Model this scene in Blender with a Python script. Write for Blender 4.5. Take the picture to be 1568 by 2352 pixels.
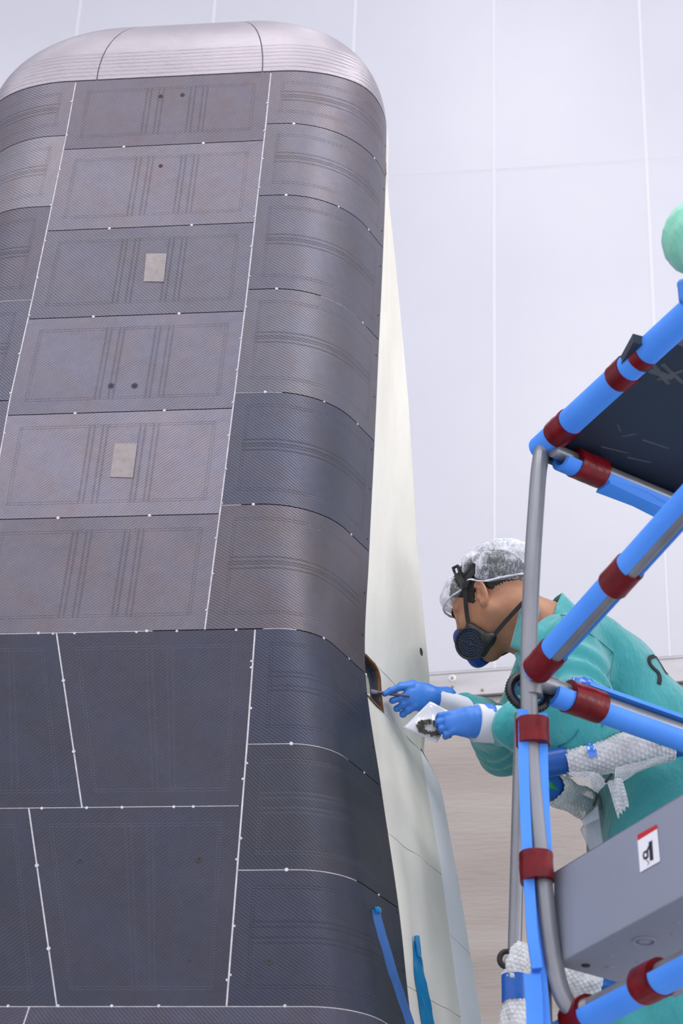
import bpy, math, random
import numpy as np
from mathutils import Matrix, Vector

for o in list(bpy.data.objects):
    bpy.data.objects.remove(o)

SC = bpy.context.scene
COL = SC.collection

# ------------------------------------------------------------------ camera
FPX = 4955.0
PITCH, ROLL = math.radians(30.6), math.radians(2.33)
_r0 = np.array([1, 0, 0.0]); _u0 = np.array([0, -math.sin(PITCH), math.cos(PITCH)])
CF = np.array([0, math.cos(PITCH), math.sin(PITCH)])
CR = math.cos(ROLL) * _r0 + math.sin(ROLL) * _u0
CU = -math.sin(ROLL) * _r0 + math.cos(ROLL) * _u0
CP = np.array([0, 0, 1.0])
cam_data = bpy.data.cameras.new('camera')
cam = bpy.data.objects.new('camera', cam_data)
COL.objects.link(cam)
m = Matrix.Identity(4)
for i in range(3):
    m[i][0] = CR[i]; m[i][1] = CU[i]; m[i][2] = -CF[i]; m[i][3] = CP[i]
cam.matrix_world = m
cam_data.sensor_fit = 'VERTICAL'
cam_data.sensor_height = 36.0
cam_data.lens = FPX / 2352 * 36.0
cam_data.clip_end = 100
cam_data.dof.use_dof = True
cam_data.dof.focus_distance = 4.9
cam_data.dof.aperture_fstop = 5.6
SC.camera = cam

# ------------------------------------------------------------------ world, lamps, exposure
world = bpy.data.worlds.new('world')
SC.world = world
world.use_nodes = True
world.node_tree.nodes['Background'].inputs[0].default_value = (0.85, 0.87, 1.0, 1)
world.node_tree.nodes['Background'].inputs[1].default_value = 0.3

def area_lamp(name, loc, size, power, color=(1, 1, 1), rot=(0, 0, 0)):
    d = bpy.data.lights.new(name, 'AREA')
    d.shape = 'RECTANGLE'; d.size, d.size_y = size
    d.energy = power; d.color = color
    o = bpy.data.objects.new(name, d)
    o.location = loc; o.rotation_euler = rot
    COL.objects.link(o)
    return o

LAMP = 100
for lx, kx in ((-4.2, 0.85), (0.0, 0.8), (4.2, 1.9)):
    for ly, ky in ((-4.0, 1.6), (0.2, 1.25), (4.2, 0.55)):
        area_lamp('ceiling_lamp', (lx, ly, 10.9), (1.2, 2.6), LAMP * kx * ky, (1.0, 0.985, 0.985))
area_lamp('side_fill', (6.9, 2.6, 3.0), (3.0, 2.6), 140, (1.0, 0.99, 0.98), (math.radians(90), 0, math.radians(105)))  # unseen fill added on the right to brighten the blanket and fold strip
SC.view_settings.view_transform = 'Standard'
SC.view_settings.look = 'None'
SC.view_settings.gamma = 1.0
SC.view_settings.use_curve_mapping = False
SC.view_settings.exposure = 0.08
SC.cycles.max_bounces = 8
SC.cycles.diffuse_bounces = 5
SC.cycles.glossy_bounces = 4
SC.cycles.transparent_max_bounces = 12
SC.cycles.caustics_reflective = False
SC.cycles.caustics_refractive = False
SC.cycles.use_denoising = True
SC.cycles.sample_clamp_indirect = 6

# ------------------------------------------------------------------ measuring helpers
def ray(x, y):
    return CF + CR * (x - 784) / FPX + CU * (1176 - y) / FPX
def atY(x, y, Y):
    r = ray(x, y); return CP + r * (Y / r[1])
def atZ(x, y, z):
    r = ray(x, y); return CP + r * ((z - CP[2]) / r[2])
def onplane(x, y, p0, nrm):
    r = ray(x, y); return CP + r * (np.dot(np.asarray(p0) - CP, nrm) / np.dot(r, nrm))

# ------------------------------------------------------------------ object helpers
def mesh_obj(name, verts, faces, mat=None, parent=None, smooth=True, uvs=None, mats=None, fmat=None):
    me = bpy.data.meshes.new(name)
    me.from_pydata([tuple(map(float, v)) for v in verts], [], [tuple(map(int, f)) for f in faces])
    if mat is not None: me.materials.append(mat)
    if mats:
        for mm in mats: me.materials.append(mm)
    if fmat is not None:
        me.polygons.foreach_set('material_index', fmat)
    if smooth:
        me.polygons.foreach_set('use_smooth', [True] * len(me.polygons))
    if uvs is not None:
        lay = me.uv_layers.new(name='uv')
        idx = np.zeros(len(me.loops), dtype=np.int32)
        me.loops.foreach_get('vertex_index', idx)
        lay.data.foreach_set('uv', np.asarray(uvs, dtype=np.float32)[idx].ravel())
    me.update()
    o = bpy.data.objects.new(name, me)
    COL.objects.link(o)
    if parent is not None: set_parent(o, parent)
    return o

def world_origin(o):
    p = np.array(o.location)
    if o.parent is not None: p = p + world_origin(o.parent)
    return p

def set_parent(o, parent):
    # geometry is written in world metres; parents are never rotated
    o.parent = parent
    wp = world_origin(parent)
    o.location = (-wp[0], -wp[1], -wp[2])

def thing(name, label, cat, loc=(0, 0, 0), group=None):
    o = bpy.data.objects.new(name, None)
    o.empty_display_size = 0.1
    COL.objects.link(o)
    o.location = tuple(map(float, loc))
    o['label'] = label; o['category'] = cat
    if group: o['group'] = group
    return o

def tag(o, label, cat, group=None):
    o['label'] = label; o['category'] = cat
    if group: o['group'] = group
    return o

def structure(o, label=None):
    o['kind'] = 'structure'
    if label: o['label'] = label
    return o

def recalc(o):
    import bmesh
    bm = bmesh.new(); bm.from_mesh(o.data)
    bmesh.ops.recalc_face_normals(bm, faces=bm.faces)
    bm.to_mesh(o.data); bm.free()
    return o

def sharpen(o, ang=35):
    """mark sharp edges over an angle so smooth shading keeps creases"""
    import bmesh
    bm = bmesh.new(); bm.from_mesh(o.data)
    bmesh.ops.recalc_face_normals(bm, faces=bm.faces)
    for e in bm.edges:
        if len(e.link_faces) == 2 and e.calc_face_angle(0) > math.radians(ang): e.smooth = False
    bm.to_mesh(o.data); bm.free()
    return o

def box_obj(name, c, ax, ay, az, size, mat, parent=None, bevel=0.0):
    """box with centre c, axes ax ay az (unit), full size"""
    c = np.asarray(c, float)
    A = [np.asarray(q, float) for q in (ax, ay, az)]
    if bevel <= 0:
        vs = []
        for i in (-1, 1):
            for j in (-1, 1):
                for k in (-1, 1):
                    vs.append(c + A[0] * size[0] / 2 * i + A[1] * size[1] / 2 * j + A[2] * size[2] / 2 * k)
        fs = [(0, 1, 3, 2), (4, 6, 7, 5), (0, 4, 5, 1), (2, 3, 7, 6), (0, 2, 6, 4), (1, 5, 7, 3)]
        o = mesh_obj(name, vs, fs, mat, parent, smooth=False)
        return recalc(o)
    import bmesh
    bm = bmesh.new()
    bmesh.ops.create_cube(bm, size=1)
    for v in bm.verts:
        v.co = Vector(c + A[0] * size[0] * v.co.x + A[1] * size[1] * v.co.y + A[2] * size[2] * v.co.z)
    bmesh.ops.bevel(bm, geom=list(bm.edges), offset=bevel, segments=2, affect='EDGES', profile=0.5)
    bmesh.ops.recalc_face_normals(bm, faces=bm.faces)
    me = bpy.data.meshes.new(name); bm.to_mesh(me); bm.free()
    me.materials.append(mat)
    o = bpy.data.objects.new(name, me); COL.objects.link(o)
    if parent is not None: set_parent(o, parent)
    return o

def unit(v):
    v = np.asarray(v, float); return v / np.linalg.norm(v)

def catmull(P, n=8, closed=False):
    P = np.asarray(P, float); out = []
    N = len(P)
    rng = range(N if closed else N - 1)
    for i in rng:
        if closed:
            p0, p1, p2, p3 = P[(i - 1) % N], P[i], P[(i + 1) % N], P[(i + 2) % N]
        else:
            p1, p2 = P[i], P[i + 1]
            p0 = P[i - 1] if i > 0 else 2 * p1 - p2
            p3 = P[i + 2] if i + 2 < N else 2 * p2 - p1
        for k in range(n):
            t = k / n
            out.append(0.5 * ((2 * p1) + (-p0 + p2) * t + (2 * p0 - 5 * p1 + 4 * p2 - p3) * t * t + (-p0 + 3 * p1 - 3 * p2 + p3) * t ** 3))
    if not closed: out.append(P[-1])
    return np.array(out)

def frames(path, ref, closed=False):
    path = np.asarray(path, float)
    if closed:
        T = np.roll(path, -1, 0) - np.roll(path, 1, 0)
    else:
        T = np.gradient(path, axis=0)
    T /= np.linalg.norm(T, axis=1)[:, None]
    N = []; cur = np.asarray(ref, float)
    for t in T:
        cur = cur - t * np.dot(cur, t)
        cur = unit(cur); N.append(cur)
    N = np.array(N); B = np.cross(T, N)
    return T, N, B

def sweep(name, path, profile, mat, parent=None, ref=(0, 0, 1), smooth=True, closed_path=False, scale=None, caps=True, wob=0, seed=0, sharp=40):
    """profile: list of (along N, along B) points, closed loop"""
    path = np.asarray(path, float)
    T, N, B = frames(path, ref, closed_path)
    pr = np.asarray(profile, float); k = len(pr); n = len(path)
    rg = np.random.default_rng(seed)
    V = []
    for i in range(n):
        s = 1.0 if scale is None else scale[i]
        q = pr * s
        if wob: q = q * (1 + wob * rg.standard_normal((k, 1)))
        V.extend(path[i] + q[:, :1] * N[i] + q[:, 1:] * B[i])
    F = []
    for i in range(n if closed_path else n - 1):
        j = (i + 1) % n
        for a in range(k):
            b = (a + 1) % k
            F.append((i * k + a, i * k + b, j * k + b, j * k + a))
    if caps and not closed_path:
        F.append(tuple(range(k - 1, -1, -1))); F.append(tuple((n - 1) * k + a for a in range(k)))
    o = mesh_obj(name, V, F, mat, parent, smooth)
    return sharpen(o, sharp)

def circ(r, n=16, sx=1, sy=1):
    return [(r * sx * math.cos(2 * math.pi * i / n), r * sy * math.sin(2 * math.pi * i / n)) for i in range(n)]

def tube(name, path, r, mat, parent=None, n=16, **kw):
    return sweep(name, path, circ(r, n), mat, parent, **kw)

def cprofile(ri, ro, open_dir, open_half, n=18):
    """C-shaped foam profile: opening of half-angle open_half round angle open_dir"""
    a0, a1 = open_dir + open_half, open_dir + 2 * math.pi - open_half
    o = [(ro * math.cos(a0 + (a1 - a0) * i / n), ro * math.sin(a0 + (a1 - a0) * i / n)) for i in range(n + 1)]
    q = [(ri * math.cos(a1 + (a0 - a1) * i / n), ri * math.sin(a1 + (a0 - a1) * i / n)) for i in range(n + 1)]
    return o + q

def disc_obj(name, c, nrm, r, h, mat, parent=None, n=12, up=(0, 0, 1)):
    c = np.asarray(c, float); nrm = unit(nrm)
    u = np.cross(nrm, up)
    if np.linalg.norm(u) < 1e-3: u = np.cross(nrm, (1, 0, 0))
    u = unit(u); v = np.cross(nrm, u)
    V = [c + (u * math.cos(2 * math.pi * i / n) + v * math.sin(2 * math.pi * i / n)) * r for i in range(n)]
    V += [c + nrm * h + (u * math.cos(2 * math.pi * i / n) + v * math.sin(2 * math.pi * i / n)) * r * 0.85 for i in range(n)]
    F = [tuple(range(n - 1, -1, -1)), tuple(range(n, 2 * n))] + [(i, (i + 1) % n, n + (i + 1) % n, n + i) for i in range(n)]
    o = mesh_obj(name, V, F, mat, parent, smooth=False)
    return recalc(o)

# ------------------------------------------------------------------ signed distance surfaces
def smin(a, b, k):
    h = np.clip(0.5 + 0.5 * (b - a) / k, 0, 1)
    return b + (a - b) * h - k * h * (1 - h)
def smax(a, b, k): return -smin(-a, -b, k)
def cap(p, a, b, r1, r2=None):
    r2 = r1 if r2 is None else r2
    a = np.asarray(a, float); b = np.asarray(b, float)
    ab = b - a; t = np.clip(((p - a) @ ab) / (ab @ ab), 0, 1)
    return np.linalg.norm(p - a - t[..., None] * ab, axis=-1) - (r1 + (r2 - r1) * t)
def ell(p, c, r, M=None):
    q = p - np.asarray(c, float)
    if M is not None: q = q @ M
    r = np.asarray(r, float)
    k0 = np.linalg.norm(q / r, axis=-1); k1 = np.linalg.norm(q / (r * r), axis=-1) + 1e-9
    return k0 * (k0 - 1) / k1

def sdf_mesh(name, fn, lo, hi, h, mat, parent=None, xf=None):
    lo = np.asarray(lo, float); hi = np.asarray(hi, float)
    n = np.ceil((hi - lo) / h).astype(int) + 1
    xs = [lo[i] + h * np.arange(n[i]) for i in range(3)]
    V = np.empty(n, dtype=np.float64)
    st = max(1, int(400000 / (n[1] * n[2])))
    for i in range(0, n[0], st):
        g = np.stack(np.meshgrid(xs[0][i:i + st], xs[1], xs[2], indexing='ij'), -1)
        V[i:i + st] = fn(g)
    # close at the border of the grid
    for ax in range(3):
        sl = [slice(None)] * 3
        for e in (0, -1):
            sl[ax] = e; V[tuple(sl)] = np.maximum(V[tuple(sl)], h * 0.5)
    ins = V < 0
    cs = n - 1
    acc = np.zeros((*cs, 3)); cnt = np.zeros(cs)
    corners = [(i, j, k) for i in (0, 1) for j in (0, 1) for k in (0, 1)]
    def sub(A, c): return A[c[0]:c[0] + cs[0], c[1]:c[1] + cs[1], c[2]:c[2] + cs[2]]
    for a in corners:
        for ax in range(3):
            if a[ax]: continue
            b = list(a); b[ax] = 1
            va, vb = sub(V, a), sub(V, b)
            mk = (va < 0) != (vb < 0)
            t = np.where(mk, va / np.where(mk, va - vb, 1), 0)
            for d in range(3):
                acc[..., d] += np.where(mk, a[d] + (t if d == ax else 0), 0)
            cnt += mk
    act = cnt > 0
    idx = -np.ones(cs, dtype=np.int64)
    idx[act] = np.arange(act.sum())
    base = np.argwhere(act)
    P = lo + (base + acc[act] / cnt[act][:, None]) * h
    F = []
    for ax in range(3):
        u, v = (ax + 1) % 3, (ax + 2) % 3
        s0 = [slice(1, -1)] * 3; s1 = [slice(1, -1)] * 3
        s0[ax] = slice(0, -1); s1[ax] = slice(1, None)
        A, B_ = ins[tuple(s0)], ins[tuple(s1)]
        ch = np.argwhere(A != B_)
        if len(ch) == 0: continue
        off = np.ones(3, int); off[ax] = 0
        g = ch + off
        flip = A[tuple(ch.T)]
        def ci(du, dv):
            q = g.copy(); q[:, u] -= du; q[:, v] -= dv
            return idx[tuple(q.T)]
        q = np.stack([ci(1, 1), ci(0, 1), ci(0, 0), ci(1, 0)], 1)
        q[~flip] = q[~flip][:, ::-1]
        F.append(q)
    F = np.concatenate(F)
    F = F[(F >= 0).all(1)]
    if xf is not None: P = xf(P)
    me = bpy.data.meshes.new(name)
    me.vertices.add(len(P)); me.vertices.foreach_set('co', P.ravel())
    me.loops.add(len(F) * 4); me.loops.foreach_set('vertex_index', F.ravel().astype(np.int32))
    me.polygons.add(len(F))
    me.polygons.foreach_set('loop_start', np.arange(0, len(F) * 4, 4, dtype=np.int32))
    me.polygons.foreach_set('loop_total', np.full(len(F), 4, dtype=np.int32))
    me.update(calc_edges=True); me.validate()
    me.polygons.foreach_set('use_smooth', [True] * len(me.polygons))
    me.materials.append(mat)
    o = bpy.data.objects.new(name, me); COL.objects.link(o)
    if parent is not None: set_parent(o, parent)
    return o

# ------------------------------------------------------------------ materials
def srgb(r, g, b):
    f = lambda c: (c / 255 / 12.92) if c / 255 <= 0.04045 else ((c / 255 + 0.055) / 1.055) ** 2.4
    return (f(r), f(g), f(b), 1)

class X:
    """tiny expression builder over math nodes"""
    def __init__(s, nt, v): s.nt = nt; s.v = v
    def _op(s, op, *o):
        n = s.nt.nodes.new('ShaderNodeMath'); n.operation = op
        for i, a in enumerate((s,) + o):
            a = a.v if isinstance(a, X) else a
            if isinstance(a, (int, float)): n.inputs[i].default_value = a
            else: s.nt.links.new(a, n.inputs[i])
        return X(s.nt, n.outputs[0])
    def __add__(s, o): return s._op('ADD', o)
    def __sub__(s, o): return s._op('SUBTRACT', o)
    def __mul__(s, o): return s._op('MULTIPLY', o)
    def __truediv__(s, o): return s._op('DIVIDE', o)
    def rsub(s, o): return X(s.nt, o)._op('SUBTRACT', s) if not isinstance(o, (int, float)) else (s * -1) + o
    def sin(s): return s._op('SINE')
    def abs(s): return s._op('ABSOLUTE')
    def min(s, o): return s._op('MINIMUM', o)
    def max(s, o): return s._op('MAXIMUM', o)
    def gt(s, o): return s._op('GREATER_THAN', o)
    def lt(s, o): return s._op('LESS_THAN', o)
    def pow(s, o): return s._op('POWER', o)
    def clamp(s):
        return s.max(0.0).min(1.0)

def new_mat(name, base=(0.5, 0.5, 0.5, 1), rough=0.5, metal=0.0, spec=0.5, **kw):
    mt = bpy.data.materials.new(name); mt.use_nodes = True
    nt = mt.node_tree; bs = nt.nodes['Principled BSDF']
    bs.inputs['Base Color'].default_value = base
    bs.inputs['Roughness'].default_value = rough
    bs.inputs['Metallic'].default_value = metal
    bs.inputs['Specular IOR Level'].default_value = spec
    for k, v in kw.items(): bs.inputs[k.replace('_', ' ')].default_value = v
    return mt, nt, bs

def noise(nt, scale, detail=3, rough=0.5, vec=None, stretch=None):
    n = nt.nodes.new('ShaderNodeTexNoise')
    n.inputs['Scale'].default_value = scale; n.inputs['Detail'].default_value = detail
    n.inputs['Roughness'].default_value = rough
    if vec is None:
        tc = nt.nodes.new('ShaderNodeTexCoord'); vec = tc.outputs['Object']
    if stretch is not None:
        mp = nt.nodes.new('ShaderNodeMapping'); mp.inputs['Scale'].default_value = stretch
        nt.links.new(vec, mp.inputs['Vector']); vec = mp.outputs[0]
    nt.links.new(vec, n.inputs['Vector'])
    return n

def ramp(nt, fac, stops):
    r = nt.nodes.new('ShaderNodeValToRGB')
    cr = r.color_ramp
    while len(cr.elements) < len(stops): cr.elements.new(0.5)
    for e, (p, c) in zip(cr.elements, stops): e.position = p; e.color = c
    nt.links.new(fac, r.inputs[0])
    return r.outputs[0]

def bump(nt, bs, h, dist=0.001, strength=1.0):
    b = nt.nodes.new('ShaderNodeBump')
    b.inputs['Distance'].default_value = dist; b.inputs['Strength'].default_value = strength
    nt.links.new(h, b.inputs['Height']); nt.links.new(b.outputs[0], bs.inputs['Normal'])

def noisy(name, c1, c2, scale, rough=0.5, metal=0, spec=0.5, detail=4, stretch=None, bump_d=0, bump_scale=None, lo=0.3, hi=0.7, **kw):
    mt, nt, bs = new_mat(name, c1, rough, metal, spec, **kw)
    n = noise(nt, scale, detail, stretch=stretch)
    nt.links.new(ramp(nt, n.outputs[0], [(lo, c1), (hi, c2)]), bs.inputs['Base Color'])
    if bump_d:
        b = noise(nt, bump_scale or scale * 4, 3, stretch=stretch)
        bump(nt, bs, b.outputs[0], bump_d)
    return mt

M = {}
M['wall'] = noisy('wall_panel', srgb(196, 197, 205), srgb(192, 193, 202), 1.5, rough=0.32, spec=0.5)
M['sealant'] = new_mat('sealant', srgb(222, 222, 226), 0.6)[0]
M['ceiling'] = new_mat('ceiling', srgb(235, 235, 240), 0.7)[0]
M['floor'] = noisy('floor', srgb(205, 206, 210), srgb(196, 198, 203), 2, rough=0.4)
M['lowwall'] = noisy('plaster_wall', srgb(172, 164, 159), srgb(155, 145, 139), 1.3, rough=0.75, detail=10, stretch=(1.0, 1.0, 7), bump_d=0.002, bump_scale=14, lo=0.35, hi=0.75)
M['alu'] = noisy('aluminium', srgb(190, 188, 192), srgb(168, 165, 168), 3, rough=0.42, metal=0.35, detail=8, stretch=(1, 1, 6), bump_d=0.0004, bump_scale=60)
M['brass'] = new_mat('brass', srgb(150, 140, 110), 0.3, 0.8)[0]
M['steel'] = noisy('grey_steel', srgb(146, 148, 153), srgb(122, 124, 130), 12, rough=0.34, metal=0.45, detail=6, stretch=(1, 1, 0.3), bump_d=0.0002, bump_scale=120)
M['foam'] = noisy('blue_foam', srgb(82, 154, 248), srgb(70, 142, 242), 6, rough=0.5, spec=0.35, bump_d=0.0006, bump_scale=50)
M['redtape'] = noisy('red_tape', srgb(122, 8, 20), srgb(86, 4, 13), 30, rough=0.3, spec=0.3, bump_d=0.002, bump_scale=40)
M['deck'] = noisy('deck_underside', srgb(42, 52, 70), srgb(33, 41, 57), 5, rough=0.55, stretch=(1, 1, 1), bump_d=0.0003, bump_scale=90)
M['residue'] = noisy('tape_residue', srgb(88, 92, 98), srgb(70, 76, 84), 40, rough=0.7)
M['greybox'] = noisy('grey_sheet', srgb(140, 146, 162), srgb(134, 140, 156), 3, rough=0.5, bump_d=0.0002, bump_scale=160)
M['black'] = new_mat('black_plastic', srgb(22, 23, 28), 0.4)[0]
M['blackrub'] = new_mat('black_rubber', srgb(14, 14, 16), 0.6)[0]
M['white'] = new_mat('white_print', srgb(235, 236, 242), 0.5)[0]
M['red'] = new_mat('red_print', srgb(190, 30, 35), 0.5)[0]
M['ink'] = new_mat('ink', srgb(25, 25, 45), 0.5)[0]
# ------------------------------------------------------------------ the room
CEIL = 11.4
rngp = random.Random(4)
floor = structure(box_obj('floor', (0, 0, -0.05), (1, 0, 0), (0, 1, 0), (0, 0, 1), (18, 18, 0.1), M['floor']))
ceiling = structure(box_obj('ceiling', (0, 0, CEIL + 0.05), (1, 0, 0), (0, 1, 0), (0, 0, 1), (18, 18, 0.1), M['ceiling']))
structure(box_obj('wall_left', (-7.5, 0, CEIL / 2), (1, 0, 0), (0, 1, 0), (0, 0, 1), (0.1, 18, CEIL), M['ceiling']))
structure(box_obj('wall_right', (7.5, 0, CEIL / 2), (1, 0, 0), (0, 1, 0), (0, 0, 1), (0.1, 18, CEIL), M['ceiling']))
structure(box_obj('wall_front', (0, -7.5, CEIL / 2), (1, 0, 0), (0, 1, 0), (0, 0, 1), (18, 0.1, CEIL), M['ceiling']))
wd = unit((0.9863, -0.165, 0)); wn = np.array([wd[1], -wd[0], 0])       # wn points to the camera
wp0 = np.array([0, 7.9, 0.0])
wall = structure(box_obj('wall_back', wp0 - wn * 0.0408 + np.array([0, 0, CEIL / 2]), wd, wn, (0, 0, 1), (18, 0.08, CEIL), M['sealant']))
seams = [0.652 + 0.70 * k for k in range(-8, 9)]
seams[seams.index(0.652 + 0.70 * -1)] = -0.033
seams = sorted(seams)
rows = [0.0, 1.48, 4.48, 7.48, 10.48, CEIL]
for i in range(len(seams) - 1):
    for j in range(len(rows) - 1):
        a0, a1 = seams[i] + 0.005, seams[i + 1] - 0.005
        z0, z1 = rows[j] + 0.004, rows[j + 1] - 0.004
        c = wp0 + wd * (a0 + a1) / 2 - wn * 0.006 + np.array([0, 0, (z0 + z1) / 2])
        if j < 2 and abs((a0 + a1) / 2) > 3: continue
        box_obj('wall_panel', c, wd, wn, (0, 0, 1), (a1 - a0, 0.012, z1 - z0), M['wall'], wall, bevel=0.001)

rd = unit((0.9707, -0.2403, 0)); rn = np.array([rd[1], -rd[0], 0]); rp0 = np.array([0, 6.5, 0.0])
def lowp(u, z, d=0.0): return rp0 + rd * u + rn * d + np.array([0, 0, z])
structure(box_obj('wall_low', lowp(2.0, 4.09 / 2, -0.06), rd, rn, (0, 0, 1), (8.0, 0.12, 4.09), M['lowwall']), 'grey-brown streaked low wall below the aluminium rail')
rail_top = structure(box_obj('trim_1', lowp(2.0, 4.1355, -0.03), rd, rn, (0, 0, 1), (8.0, 0.09, 0.083), M['alu'], bevel=0.002), 'brushed aluminium rail capping the low wall')
box_obj('rail_lip', lowp(2.0, 4.181, -0.03), rd, rn, (0, 0, 1), (8.0, 0.094, 0.008), M['alu'], rail_top, bevel=0.001)
for (u, z, r) in [(0.402, 4.160, 0.009), (0.402, 4.129, 0.006), (0.502, 4.110, 0.006), (1.4, 4.13, 0.006), (-0.3, 4.13, 0.006)]:
    if r > 0.008:
        disc_obj('washer', lowp(u, z, 0.0155), rn, 0.0125, 0.002, M['white'], rail_top, n=16)
    disc_obj('rail_bolt', lowp(u, z, 0.016), rn, r * 0.72, 0.006, M['brass'], rail_top, n=10)

# ------------------------------------------------------------------ the spacecraft
B0 = np.array([-0.23045375, 4.09882697, 0])
AV = unit((0.9914582, -0.13042484, 0)); NV = np.array([AV[1], -AV[0], 0])
def VW(a, n, z):
    a = np.asarray(a, float); n = np.asarray(n, float); z = np.asarray(z, float)
    p = B0 + a[..., None] * AV + n[..., None] * NV
    p[..., 2] = z
    return p
def spl(x, X, Y):
    """smooth piecewise cubic through the table (monotone-limited slopes)"""
    X = np.asarray(X, float); Y = np.asarray(Y, float); x = np.asarray(x, float)
    h = np.diff(X); dl = np.diff(Y.T).T / (h if Y.ndim == 1 else h[:, None])
    mth = np.zeros_like(Y)
    mth[0] = dl[0]; mth[-1] = dl[-1]
    w = (h[1:] if Y.ndim == 1 else h[1:, None]); w0 = (h[:-1] if Y.ndim == 1 else h[:-1, None])
    mth[1:-1] = (dl[:-1] * w + dl[1:] * w0) / (w + w0)
    xc = np.clip(x, X[0], X[-1]); i = np.clip(np.searchsorted(X, xc) - 1, 0, len(X) - 2)
    t = (xc - X[i]) / h[i]; hh = h[i]
    if Y.ndim > 1: t = t[..., None]; hh = hh[..., None]
    r = (2 * t**3 - 3 * t**2 + 1) * Y[i] + (t**3 - 2 * t**2 + t) * hh * mth[i] + (-2 * t**3 + 3 * t**2) * Y[i + 1] + (t**3 - t**2) * hh * mth[i + 1]
    return r
ZT = 4.696
# right-hand sections: z, a0 (corner start), r (corner radius), a of the dark edge
SEC = [(1.5, .27, .19, .50), (2.2, .215, .155, .409), (2.333, .200, .15, .388), (2.571, .168, .142, .358), (2.852, .140, .122, .313), (3.13, .098, .125, .271),
       (3.432, .045, .20, .271), (3.729, .043, .208, .275), (4.019, .04, .215, .278), (4.297, .042, .222, .281), (4.52, .037, .242, .2815)]
EN = -0.225
def section(a0, r, ea, en=EN, n=40):
    dx, dz = ea - a0, en + r
    d = math.hypot(dx, dz)
    base = math.atan2(dz, dx)
    if d > r:
        th = base + math.acos(r / d)          # tangent point angle measured at the arc centre
    else:
        th = base
    th = min(th, math.pi / 2)
    pts = [(a0 + r * math.cos(q), -r + r * math.sin(q)) for q in np.linspace(math.pi / 2, th, 24)]
    pts += [tuple(np.array(pts[-1]) + (np.array([ea, en]) - np.array(pts[-1])) * t) for t in np.linspace(0, 1, 9)[1:]]
    return np.array(pts)
def resample(P, n):
    P = np.asarray(P); s = np.r_[0, np.cumsum(np.linalg.norm(np.diff(P, axis=0), axis=1))]
    u = np.linspace(0, s[-1], n)
    return np.stack([np.interp(u, s, P[:, 0]), np.interp(u, s, P[:, 1])], 1)
NS = 49
_sec = [resample(section(a0, r, ea), NS) for (_, a0, r, ea) in SEC]
_top = resample(catmull([(.037, 0), (.075, -.003), (.112, -.010), (.145, -.019), (.174, -.031), (.202, -.046), (.228, -.066), (.250, -.093), (.266, -.13), (.276, -.175), (.279, -.225)], 6), NS)
SZ = np.array([s[0] for s in SEC] + [ZT]); ST = np.array(_sec + [_top]).reshape(len(SZ), -1)
SA0 = np.array([s[1] for s in SEC] + [.037])
AB_Z = [1.5, 2.297, 2.577, 2.853, 3.1215, 3.1225, 3.432, 3.73, 4.021, 4.301, 4.526, 4.696]
AB_A = [.040, .047, .051, .055, .057, -.052, -.037, -.024, -.012, -.003, .005, .009]
AA_A = [-.62, -.62, -.62, -.62, -.62, -.578, -.561, -.550, -.528, -.5105, -.497, -.490]
def aB(z): return np.interp(z, AB_Z, AB_A)
def aA(z): return np.interp(z, AB_Z, AA_A)
def corner(z, s):
    """right-hand section at height z: s in 0..1 from the corner start to the dark edge"""
    z = np.asarray(z, float); s = np.asarray(s, float)
    T = spl(z, SZ, ST).reshape(*z.shape, NS, 2)
    f = np.clip(s, 0, 1) * (NS - 1); i = np.clip(f.astype(int), 0, NS - 2); f = (f - i)[..., None]
    P0 = np.take_along_axis(T, i[..., None, None].repeat(2, -1), -2)[..., 0, :]
    P1 = np.take_along_axis(T, (i + 1)[..., None, None].repeat(2, -1), -2)[..., 0, :]
    return P0 * (1 - f) + P1 * f
def right(z, s, start=None):
    """right column: s 0..1 from the white seam line to the dark edge"""
    z = np.asarray(z, float); s = np.asarray(s, float)
    b = aB(z) if start is None else start(z)
    a0 = spl(z, SZ, SA0)
    L1 = a0 - b; L2 = 0.30
    f1 = L1 / (L1 + L2)
    c = corner(z, (s - f1) / (1 - f1))
    flat = s < f1
    a = np.where(flat, b + (a0 - b) * np.where(flat, s / np.maximum(f1, 1e-6), 0), c[..., 0])
    n = np.where(flat, 0, c[..., 1])
    return a, n
def left(z, s):
    a, n = right(z, s, start=lambda q: aB(np.maximum(q, 3.13)) if False else aB(q))
    return aA(z) - (a - aB(z)), n
def flatf(a_lo, a_hi):
    def f(z, s):
        lo = a_lo(z); hi = a_hi(z); return lo + (hi - lo) * s, np.zeros_like(np.asarray(z, float) + np.asarray(s, float))
    return f

craft = thing('spacecraft', 'large upright spacecraft nose with dark grey woven heat shield panels and cream blanket side', 'spacecraft', VW(-0.25, -0.3, 0.0))

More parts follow.
